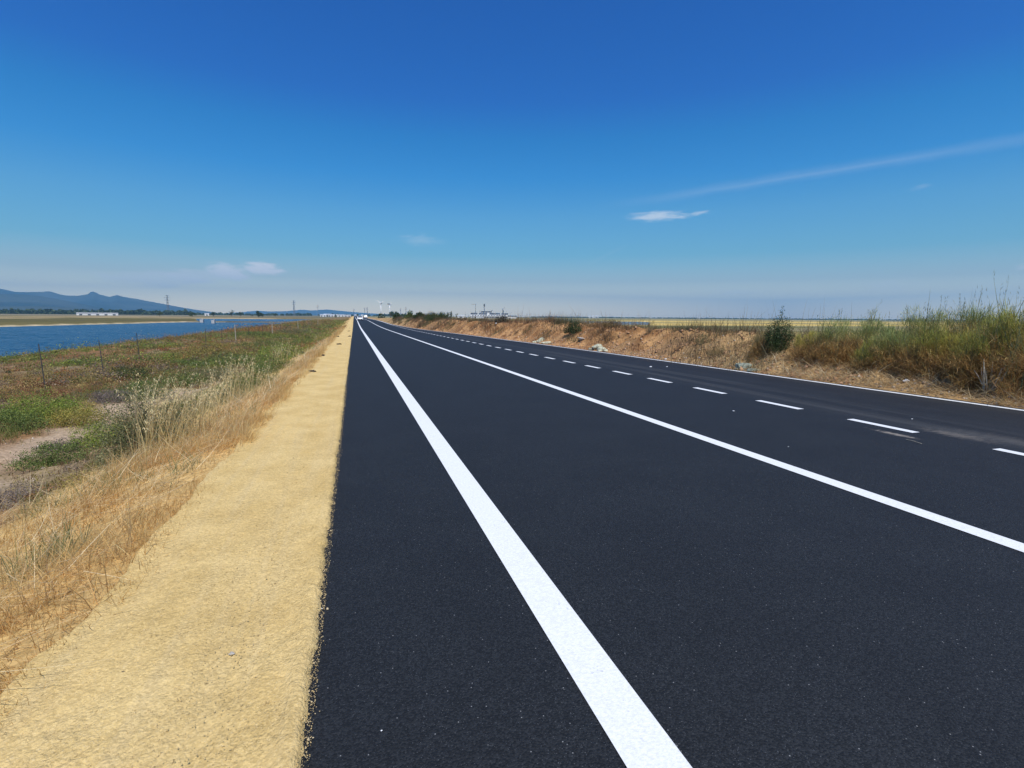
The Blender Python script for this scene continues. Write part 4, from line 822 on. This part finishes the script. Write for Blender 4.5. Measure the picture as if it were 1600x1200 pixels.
# small white chips and a straw on the asphalt
for (px, py, s, lab) in [(1425, 655, .018, 'white stone chip in the outer lane behind the grit spill'), (1146, 642.5, .025, 'white chip on the dark lane left of the dashes'), (1017, 573.5, .06, 'white scrap in the outer lane near the bank'), (1042, 573, .03, 'small chip in the outer lane beside the white scrap'),
     (596, 1142, .005, 'single pale chip on the near asphalt by the gravel'), (503, 951, .005, 'white grain at the asphalt edge'), (1232, 698, .010, 'tiny chip by the solid centre line')]:
    x, y = hit(px, py, 0); x, y = hit(px, py, float(road_z(y))); o = rock_mesh('chip', (s, s*.7, s*.4), int(px), M_LITTER, sub=2); o.location = (x, y, float(road_z(y))+s*.25); tag(o, lab, 'stone chip', 'pale chips lying on the asphalt')
p0 = hit(1415, 688, -.03); p1 = hit(1440, 695, -.03); MB().tube([(p0[0], p0[1], -.015), ((p0[0]+p1[0])/2, (p0[1]+p1[1])/2+.01, -.008), (p1[0], p1[1], -.015)], .003, 5).build('straw_stalk', M_POSTWOOD); tag(col.objects[-1], 'single pale stalk lying on the asphalt beside the grit spill', 'stalk')

# ------------------------------------------------------------------ vehicles
def car(loc, rz, label, scale=1.0, van=False):
    root = empty('van' if van else 'car', loc, rz, label=label, cat='van' if van else 'car')
    h = 1.95 if van else 1.5; w = 1.78; L = 4.1
    # side profile (y forward negative = front), extruded with narrower greenhouse
    prof = [(-2.05, .32), (-2.05, .62), (-1.95, .80), (-1.05, .98), (-.35, h-.06), (.2, h), (1.2, h-.02), (1.75, h-.18), (2.0, 1.0), (2.05, .55), (2.0, .30)]
    if van: prof = [(-2.05, .32), (-2.05, .80), (-1.85, 1.0), (-1.35, 1.12), (-.85, h-.06), (-.4, h), (1.8, h), (1.98, h-.1), (2.05, .9), (2.05, .5), (2.0, .3)]
    vs = []
    for sx_ in (-1, 1):
        for y, z in prof: vs.append((sx_*(w/2-max(0, z-.95)*.26), y, z))
    n = len(prof); fs = [tuple(range(n)), tuple(reversed(range(n, 2*n)))]+[(i, (i+1) % n, (i+1) % n+n, i+n) for i in range(n)]
    mb = MB(); mb.add(vs, [tuple(reversed(f)) for f in fs]); mb.build('body', M_CAR, root, bevel=.04)
    i0, i1 = (3, 4); y0, z0 = prof[i0]; y1, z1 = prof[i1]
    def onscreen(u, s): y = lerp(y0, y1, u); z = lerp(z0, z1, u); return (s*(w/2-.10-max(0, z-.95)*.26), y-.03, z+.02)
    MB().add([onscreen(.08, -1), onscreen(.08, 1), onscreen(.92, 1), onscreen(.92, -1)], [(0, 1, 2, 3)]).build('windscreen', M_GLASS, root)
    for s in (-1, 1):
        zt = h-.16; zb = 1.0; a = [(s*(w/2-.0+.012-(z-.95)*.26), y, z) for y, z in ((y0+.35, zb), (1.6, zb), (1.45, zt), (y1+.12, zt))]
        MB().add(a, [(0, 1, 2, 3) if s > 0 else (3, 2, 1, 0)]).build('side_window', M_GLASS, root)
        MB().box((s*.66, -2.03, .68), (.34, .12, .16)).build('headlight', M_LAMP, root, bevel=.02)
        MB().box((s*(w/2+.08), y0+.4, 1.02), (.16, .10, .12)).build('mirror', M_RUBBER, root, bevel=.02)
        for wy in (-1.3, 1.3):
            MB().tube([(s*(w/2-.20), wy, .31), (s*(w/2+.01), wy, .31)], .31, 18).build('tyre', M_RUBBER, root)
            MB().tube([(s*(w/2-.0), wy, .31), (s*(w/2+.03), wy, .31)], .19, 14).build('rim', M_STEEL, root)
    MB().box((0, -2.06, .60), (1.0, .06, .14)).build('grille', M_RUBBER, root, bevel=.01); MB().box((0, -2.07, .38), (1.5, .08, .16)).build('bumper', M_RUBBER, root, bevel=.02)
    MB().box((0, -2.115, .42), (.5, .01, .11)).build('number_plate', M_WALL, root)
    return root
d = ray(562.5, 495); yv = 178.0; xv = d[0]/d[1]*yv
car((xv, yv, float(road_z(yv))), 0, 'white hatchback coming towards the camera in the nearer lane')
d = ray(574, 495); yv = 330.0; xv = d[0]/d[1]*yv
car((5.6+1.3, yv, float(road_z(yv))), 0, 'white van far down the road behind the hatchback', van=True)

# ------------------------------------------------------------------ far things
def place(px, dist): x, y = at(px, dist); return x, y
def turbine(px, dist, hub, bl, ang, yaw, lab, rr=1.0):
    x, y = place(px, dist); z = gz(x, y); root = empty('wind_turbine', (x, y, z), yaw, label=lab, cat='wind turbine', group='wind turbines beyond the road')
    MB().tube([(0, 0, -1), (0, 0, hub)], [1.25*rr, .75*rr], 14).build('tower', M_WHITE, root, smooth=True)
    MB().box((0, 1.6, hub+1.0), (3.0*rr, 8*rr, 3.0*rr)).build('nacelle', M_STEEL, root, bevel=.4)
    MB().tube([(0, -3.6*rr, hub+1), (0, -2.2*rr, hub+1)], [.6, 1.5*rr], 12).build('hub', M_WHITE, root)
    for k in range(3):
        a = ang+k*2*math.pi/3; v = Vector((math.sin(a), 0, math.cos(a))); t_ = Vector((math.cos(a), 0, -math.sin(a))); o0 = Vector((0, -3.0*rr, hub+1)); vs = []
        for u, wd, th in ((.02, .9, .8), (.2, 1.9, .5), (.6, 1.2, .3), (1, .3, .1)):
            q = o0+v*bl*u
            for sx_, sy_ in ((-.35, -1), (.65, -1), (.65, 1), (-.35, 1)): vs.append(q+t_*wd*rr*sx_+Vector((0, th*rr*sy_*.5, 0)))
        fs = [(0, 1, 2, 3), (15, 14, 13, 12)]
        for j in range(3):
            for m in range(4): fs.append((4*j+m, 4*j+4+m, 4*j+4+(m+1) % 4, 4*j+(m+1) % 4))
        MB().add(vs, fs).build('blade', M_WHITE, root)
turbine(595.5, 900, 23, 10, math.radians(-58), -.35, 'nearer wind turbine with one blade raised, right of the road', .7)
turbine(609.3, 1000, 23.5, 6.5, math.radians(20), 1.15, 'farther wind turbine seen edge-on beside the nearer one', .7)

def pylon(px, dist, h, lab, grp='lattice pylons on the horizon'):
    x, y = place(px, dist); z = gz(x, y); root = empty('pylon', (x, y, z), random.uniform(0, 1), label=lab, cat='pylon', group=grp)
    w0 = h*.11; mb = MB(); lv = [0, .2, .38, .54, .68, .8, .9, 1.0]; wd = [w0*(1-.86*l) for l in lv]; r = max(.10, h*.0035)
    for s in ((-1, -1), (1, -1), (1, 1), (-1, 1)): mb.tube([(s[0]*w*.5, s[1]*w*.5, h*l) for l, w in zip(lv, wd)], r*1.5, 4)
    for i in range(len(lv)-1):
        a, b, wa, wb = lv[i]*h, lv[i+1]*h, wd[i]/2, wd[i+1]/2
        for s in (-1, 1):
            mb.tube([(-wa, s*wa, a), (wb, s*wb, b)], r, 4); mb.tube([(wa, s*wa, a), (-wb, s*wb, b)], r, 4)
            mb.tube([(s*wa, -wa, a), (s*wb, wb, b)], r, 4); mb.tube([(s*wa, wa, a), (s*wb, -wb, b)], r, 4)
    mb.build('mast', M_STEEL, root)
    for l, ww in ((.74, .16), (.86, .20), (.96, .13)):
        MB().tube([(-h*ww*.9, 0, h*l), (0, 0, h*l+h*.02), (h*ww*.9, 0, h*l)], r*1.4, 4).tube([(-h*ww*.9, 0, h*l), (h*ww*.9, 0, h*l)], r, 4).build('crossarm', M_STEEL, root)
for px, dist, h, lab in [(263.5, 1500, 48, 'tall lattice pylon in front of the end of the hills'), (460, 1700, 46, 'lattice pylon right of the lone tree'), (497, 1500, 30, 'pylon left of the white sheds'),
     (574, 2000, 34, 'pylon just right of where the road vanishes'), (570, 2300, 36, 'faint pylon directly above the car'), (553, 2600, 34, 'faint pylon left of the road'), (626, 2100, 34, 'pylon right of the wind turbines'), (634.5, 2300, 42, 'taller pylon beside it, right of the turbines'), (644.5, 2000, 24, 'short pylon above the rounded bushes'), (659, 2100, 20, 'smallest pylon above the widest bush')]:
    pylon(px, dist, h, lab)

def far_tree(px, dist, w, h, lab, grp, pl=DARK, n=420, trunk=.18, kind='tree', topheavy=False):
    x, y = place(px, dist); z = gz(x, y); root = empty(kind, (x, y, z), random.uniform(0, 6), label=lab, cat='tree', group=grp)
    nc = 26; d = RNG.normal(0, 1, (nc, 3)); d /= np.linalg.norm(d, axis=1)[:, None]; r = RNG.random(nc)**.5; cz = h*(.5+trunk*.5); c = d*r[:, None]*np.array([w*.42, w*.42, h*(1-trunk)*.42]); c[:, 2] += cz
    if topheavy: c[:, :2] *= (1.15-.75*(c[:, 2:3]/h))
    k = RNG.integers(0, nc, n); P = c[k]+RNG.normal(0, 1, (n, 3))*np.array([w, w, h])*.055; tone = (.7+.6*RNG.random(nc))[k][:, None]; cc = pal(n, pl, .15)*tone
    geo_obj('crown', leaf_geo(P, RNG.uniform(.5, 1.2, n)*max(w, h)*.05, cc, .6, .2), M_FARLEAF, root)
    mb = MB().tube([(0, 0, -.5), (w*.02, 0, h*.35), (0, w*.03, h*.7)], [h*.035, h*.025, h*.01], 6)
    for j in range(3): a_ = j*2.1; mb.tube([(0, 0, h*.3), (math.cos(a_)*w*.25, math.sin(a_)*w*.25, h*.62)], [h*.015, h*.006], 5)
    mb.build('trunk', M_BARK, root)
far_tree(404, 560, 6.5, 7.2, 'lone dark tree with a pointed crown on the far shore', None, DARK, 900, .12, topheavy=True)
far_tree(409.5, 565, 5.0, 4.0, 'low bushy tree at the right foot of the lone pointed tree', None, DARK, 500, .05)
for px, w, h, dist, lab in [(689, 9, 10, 900, 'rounded tree at the left of the grove by the factory'), (694, 5, 8, 920, 'slim tree second in the grove by the factory'), (699.5, 5, 11, 910, 'cypress-like tree in the middle of the grove by the factory'), (705, 7, 12, 900, 'tallest tree of the grove by the factory'), (714, 7, 8, 930, 'small rounded tree nearest the factory')]:
    far_tree(px, dist, w, h, lab, 'grove left of the factory', DARK, 420, .1)
for px, w, h, dist, lab in [(611, 8, 8, 560, 'left tree of the clump behind the wind turbines'), (615, 10, 9, 570, 'tallest rounded tree of the clump behind the turbines'), (620, 8, 7, 560, 'middle tree of the clump behind the turbines'), (625, 7, 5.5, 550, 'low tree in the clump behind the turbines'), (631, 8, 6, 560, 'right-hand low tree of the clump behind the turbines')]:
    far_tree(px, dist, w, h, lab, 'tree clump behind the turbines', DARK, 420, .05)
for px, dist, w, h, lab in [(250, 620, 7, 5.5, 'small dark tree below the tall pylon'), (301, 600, 9, 5, 'dark shrubby tree on the far shore left of the channel'), (334, 800, 9, 6, 'small dark tree above the channel mouth'), (362, 900, 10, 10, 'twiggy tree left of the lone pointed tree'), (376, 850, 12, 7, 'low spreading tree left of the lone pointed tree'), (394, 700, 5, 4.5, 'tiny tree just left of the lone pointed tree'), (430, 900, 8, 6, 'small tree right of the lone pointed tree'), (524, 700, 6, 4.5, 'small tree before the white sheds'), (512, 720, 5, 3.5, 'shrubby tree left of the one before the white sheds')]:
    far_tree(px, dist, w, h, lab, 'scattered trees beyond the lagoon', DARK, 380, .08)

# continuous far woods: one mass each
def wood(name, px0, px1, dist, depth, h0, h1, n, lab, pl=DARK, seed=0, gap=.0):
    px = RNG.uniform(px0, px1, n); dd = dist+depth*RNG.random(n); dirs = np.array([ray(a_, 495)[:2] for a_ in px]); dirs /= np.linalg.norm(dirs, axis=1)[:, None]; XY = dirs*dd[:, None]
    prof_ = fbm(px/5.0, px*0, 200+seed, 4); keep = prof_ > gap; XY = XY[keep]; prof_ = prof_[keep]; n = len(XY); top = lerp(h0, h1, prof_)
    z = -1.0+top*RNG.random(n)**.8; P = np.column_stack([XY, z]); geo_obj_ = geo_obj(name, leaf_geo(P, RNG.uniform(.5, 1.2, n)*dist*.0016, pal(n, pl, .2), .7, .1), M_FARLEAF); tag(geo_obj_, lab, 'trees', kind='stuff')
wood('far_wood', -60, 190, 1500, 160, 3, 15, 9000, 'dark wood stretching along the foot of the hills', seed=1)
wood('far_wood', 172, 300, 1450, 120, 5, 15, 5200, 'dark wood right of the white shed', seed=2)
wood('far_wood', 285, 560, 1900, 160, 0, 11, 6000, 'thin broken tree line between pylon and road', seed=3, gap=.36)
wood('far_wood', 565, 700, 2200, 160, 0, 12, 3600, 'blue tree line right of the road end', seed=4, gap=.3)
wood('far_wood', 830, 1750, 3600, 300, 1, 7, 12000, 'faint low tree line along the right horizon', seed=5, gap=.25)

# buildings
def shed(px, dist, w, dep, h, lab, roof=M_ROOF, wall=M_WALL, grp=None, pitch=.18, rot=0.0, doors=3, name='warehouse'):
    x, y = place(px, dist); z = gz(x, y); a = math.atan2(x, y); root = empty(name, (x, y, z), -a+rot, label=lab, cat='building', group=grp)
    MB().box((0, 0, h/2-.5), (w, dep, h+1)).build('wall', wall, root)
    p_ = h*pitch
    MB().add([(-w/2-.4, -dep/2-.4, h+.02), (w/2+.4, -dep/2-.4, h+.02), (w/2+.4, dep/2+.4, h+.02), (-w/2-.4, dep/2+.4, h+.02), (-w/2-.4, 0, h+p_), (w/2+.4, 0, h+p_)], [(0, 1, 5, 4), (2, 3, 4, 5), (0, 4, 3), (1, 2, 5), (3, 2, 1, 0)]).build('roof', roof, root)
    for k in range(doors): MB().box((-w/2+w*(k+.5)/doors, -dep/2-.06, h*.32), (w/doors*.35, .12, h*.62)).build('door' if doors < 4 else 'window', M_DARKCONC, root)
    return root
shed(153, 900, 44, 14, 2.9, 'long low white shed on the far shore before the wood', M_WALL, M_WALL, doors=5)
shed(323.5, 1100, 7, 6, 3.8, 'tiny white house right of the hills', M_WHITE, doors=1, name='house')
for px, d_, w, h, lab in [(505, 1000, 10, 3.8, 'left white shed of the row near the road'), (512, 1050, 14, 4.6, 'second white shed of the row near the road'), (522, 1080, 14, 4.2, 'wide pale shed in the middle of the row near the road'), (533, 1150, 12, 4.0, 'low pale shed in the row near the road'), (543, 1200, 14, 3.4, 'last low shed of the row before the road')]:
    shed(px, d_, w, 10, h, lab, M_WHITE, M_WALL, 'row of white sheds left of the road', doors=2)
shed(555.5, 1500, 5, 6, 4.2, 'white block left of the far road end', M_WHITE, M_WHITE, doors=1); shed(566, 1500, 6, 6, 4.4, 'white block right of the far road end', M_WHITE, M_WHITE, doors=1)
for px, d_, w, h, lab in [(720, 850, 12, 3.8, 'white shed left of the factory'), (729, 780, 4, 2.4, 'tiny white hut before the white shed'), (924, 2400, 24, 8, 'white tank-like shed on the right horizon'), (932, 2450, 20, 9, 'taller white shed on the right horizon'), (1092, 3000, 12, 8, 'lone pale block far on the right horizon')]:
    shed(px, d_, w, 10, h, lab, M_WHITE, M_WALL, doors=1)

# factory by the salt pans: stacked halls, upper decks, tower and masts
fx, fy = place(770, 800); fz = gz(fx, fy); fa = -math.atan2(fx, fy); fac = empty('factory', (fx, fy, fz), fa, label='long pale factory with dark upper storeys, masts and towers', cat='factory')
S = 1.0  # one photo pixel is one metre here
def fb(name, x0, x1, z0, z1, mat, y=0.0, dep=14): return MB().box(((x0+x1)/2-770, y, (z0+z1)/2), (x1-x0, dep, z1-z0)).build(name, mat, fac)
fb('hall', 735.5, 793, -.8, 3.4, M_CONC, 0, 22); fb('hall', 793, 806.5, -.8, 3.0, M_WALL, 0, 18); fb('roof', 793.2, 806.8, 3.05, 4.4, M_DARKCONC, 0, 18.4)
fb('hall', 736, 792, 3.42, 5.6, M_WALL, 1, 17); fb('upper_storey', 736, 746, 5.62, 8.4, M_DARKCONC, 1, 12); fb('upper_storey', 749, 761, 5.62, 8.2, M_DARKCONC, 1, 12)
fb('upper_storey', 765, 781, 5.62, 8.2, M_DARKCONC, 1, 12); fb('upper_storey', 784, 793.4, 5.62, 8.0, M_DARKCONC, 1, 12); fb('hall', 761.2, 764.8, 5.62, 8.6, M_WALL, 1, 10)
fb('gallery', 752, 768, 8.8, 11.0, M_DARKCONC, 1, 6)
for k in range(14): fb('window', 738+k*3.9, 740.6+k*3.9, 1.0, 2.4, M_DARKCONC, -11.05, .2)
for k in range(13): fb('window', 738.4+k*4.1, 740.6+k*4.1, 3.9, 4.9, M_DARKCONC, -7.6, .2)
fb('annex', 744.5, 756, -.8, 1.9, M_WHITE, -12.5, 3); fb('annex', 737.5, 742.5, -.8, 1.2, M_WHITE, -12.5, 3)
for k in range(4): fb('loading_door', 762+k*7, 765.5+k*7, -.6, 1.6, M_DARKCONC, -11.3, .3) if False else None
MB().tube([(743.4-770, 0, 5.6), (743.4-770, 0, 21.5)], [.45, .3], 6).build('crane_mast', M_STEEL, fac); MB().box((740.4-770, 0, 21.4), (6.6, .5, .6)).build('crane_jib', M_STEEL, fac)
mb = MB().tube([(756.8-770, 1, 11.0), (756.8-770, 1, 22.3)], [.55, .45], 8); mb.build('chimney', M_STEEL, fac); MB().tube([(756.8-770, 1, 17.8), (756.8-770, 1, 21.6)], [1.1, 1.1], 10).build('chimney_collar', M_DARKCONC, fac)
MB().tube([(785.8-770, 1, 8.0), (785.8-770, 1, 12.4)], [.8, .9], 10).build('tower_shaft', M_DARKCONC, fac); MB().tube([(785.8-770, 1, 12.4), (785.8-770, 1, 14.8)], [1.2, 2.0], 10).build('tower_cabin', M_WHITE, fac)
MB().tube([(787.5-770, 1, 14.8), (787.6-770, 1, 17.4)], .22, 5).build('antenna', M_STEEL, fac); MB().tube([(768.3-770, 1, 8.8), (768.6-770, 1, 13.0)], .35, 5).build('antenna', M_STEEL, fac)
MB().tube([(750.2-770, 1, 8.2), (750.3-770, 1, 12.0)], .35, 5).build('antenna', M_STEEL, fac); MB().box((768.6-770, 1, 12.4), (1.8, .6, .9)).build('roof_unit', M_STEEL, fac)
# lamp-like buoy mast on the right horizon
x, y = place(903, 1700); root = empty('signal_mast', (x, y, gz(x, y)), label='short dark mast with a box top on the right horizon', cat='mast')
MB().tube([(0, 0, -1), (0, 0, 8)], .25, 6).build('pole', M_STEEL, root); MB().box((0, 0, 9), (1.8, 1.8, 2.2)).build('box', M_DARKCONC, root)
# concrete sluice blocks at the channel mouth and pale marks on the far shore
for px, py, s, lab in [(315.5, 501.8, .7, 'white sluice block on the left side of the channel'), (333.5, 503.0, .6, 'white sluice block on the right side of the channel')]:
    x, y = hit(px, py, -1.0); zz = max(gz(x, y), -1.6); MB().box((0, 0, .35), (s*1.6, 1.6, 1.3)).box((s*.5, 0, 1.15), (.3, 1.2, .3)).build('sluice_block', M_CONC, bevel=.05); o_ = col.objects[-1]; o_.location = (x, y, zz+.2); tag(o_, lab, 'sluice block', 'sluice blocks at the channel')

# ------------------------------------------------------------------ hills
def hill(name, pts, dist, depth, base_py=489.0, seed=0, rough=6.0):
    """a real ridge: crest heights over a bearing, slopes falling to the plain in front and behind"""
    pxs = np.linspace(pts[0][0], pts[-1][0], 260); pys = np.interp(pxs, [a for a, b in pts], [b for a, b in pts])
    dirs = np.array([ray(a, 480)[:2] for a in pxs]); nl = np.linalg.norm(dirs, axis=1); dirs /= nl[:, None]
    crest = []
    for a, b in zip(pxs, pys):
        d = ray(a, b); crest.append(EYE+dist*d[2]/np.linalg.norm(d[:2]))
    crest = np.array(crest); rows = np.linspace(-1, 1, 41); X = []; Y = []; Z = []
    for r in rows:
        dd = dist+depth*r; k = (1-abs(r))**(1.35) if r < 0 else (1-r)
        x = dirs[:, 0]*dd; y = dirs[:, 1]*dd; rg = fbm(x/700., y/700., 300+seed, 5)
        z = -3+(crest+3)*k*(1-.45*(np.abs(rg-.5)*2)*sstep(0, .25, abs(r)))
        if r == 0: z = crest
        X.append(x); Y.append(y); Z.append(z)
    X = np.array(X); Y = np.array(Y); Z = np.array(Z); i = np.arange(X.size).reshape(X.shape)
    Fq = np.stack([i[:-1, :-1], i[:-1, 1:], i[1:, 1:], i[1:, :-1]], -1).reshape(-1, 4); m = np_mesh(name, np.stack([X, Y, Z], -1).reshape(-1, 3), Fq, smooth=True); m.materials.append(M_HILL); tag(new_obj(name, m), kind='structure')
hill('hills', [(-260, 436), (-120, 440), (-50, 446), (0, 450.5), (13, 453), (25, 456), (45, 456.5), (70, 456), (78, 455), (85, 456.5), (95, 460), (108, 462), (125, 462), (138, 460), (143, 457), (147, 455.5), (151, 456.5), (157, 460), (172, 464), (178, 462.5), (185, 461), (195, 464), (215, 467), (240, 472), (262, 476), (290, 481.5), (320, 486), (350, 490.5)], 8200, 2400, seed=1)
hill('hills', [(-260, 448), (-100, 455), (-20, 459), (30, 459.5), (60, 462), (90, 467), (125, 474), (160, 481), (200, 487), (230, 490.5)], 6200, 1700, seed=4)
hill('hills', [(330, 491), (380, 487.5), (400, 485.5), (420, 486.5), (450, 486), (470, 484), (490, 485), (510, 483.5), (540, 486.5), (570, 489), (620, 492)], 11500, 1800, seed=7)
hill('hills', [(-260, 478), (0, 479), (60, 478.5), (120, 481), (180, 485), (240, 489.6)], 4600, 900, seed=9)

# ------------------------------------------------------------------ haze
M_HAZE = bpy.data.materials.new('haze_air'); M_HAZE.use_nodes = True; t = NT(M_HAZE.node_tree); t.n.clear()
vo = t.new('ShaderNodeVolumePrincipled'); vo.inputs['Color'].default_value = (.30, .67, 1.0, 1); vo.inputs['Density'].default_value = HAZE_DENSITY; vo.inputs['Anisotropy'].default_value = .1
mo = t.new('ShaderNodeOutputMaterial'); t.link(vo.outputs[0], mo.inputs['Volume'])
hz = MB().box((0, 0, 0), (27500, 27000, 620)).build('haze', M_HAZE); hz.location = (0, 500, 306); tag(hz, 'pale bluish haze lying over the distant plain', 'haze', kind='stuff')
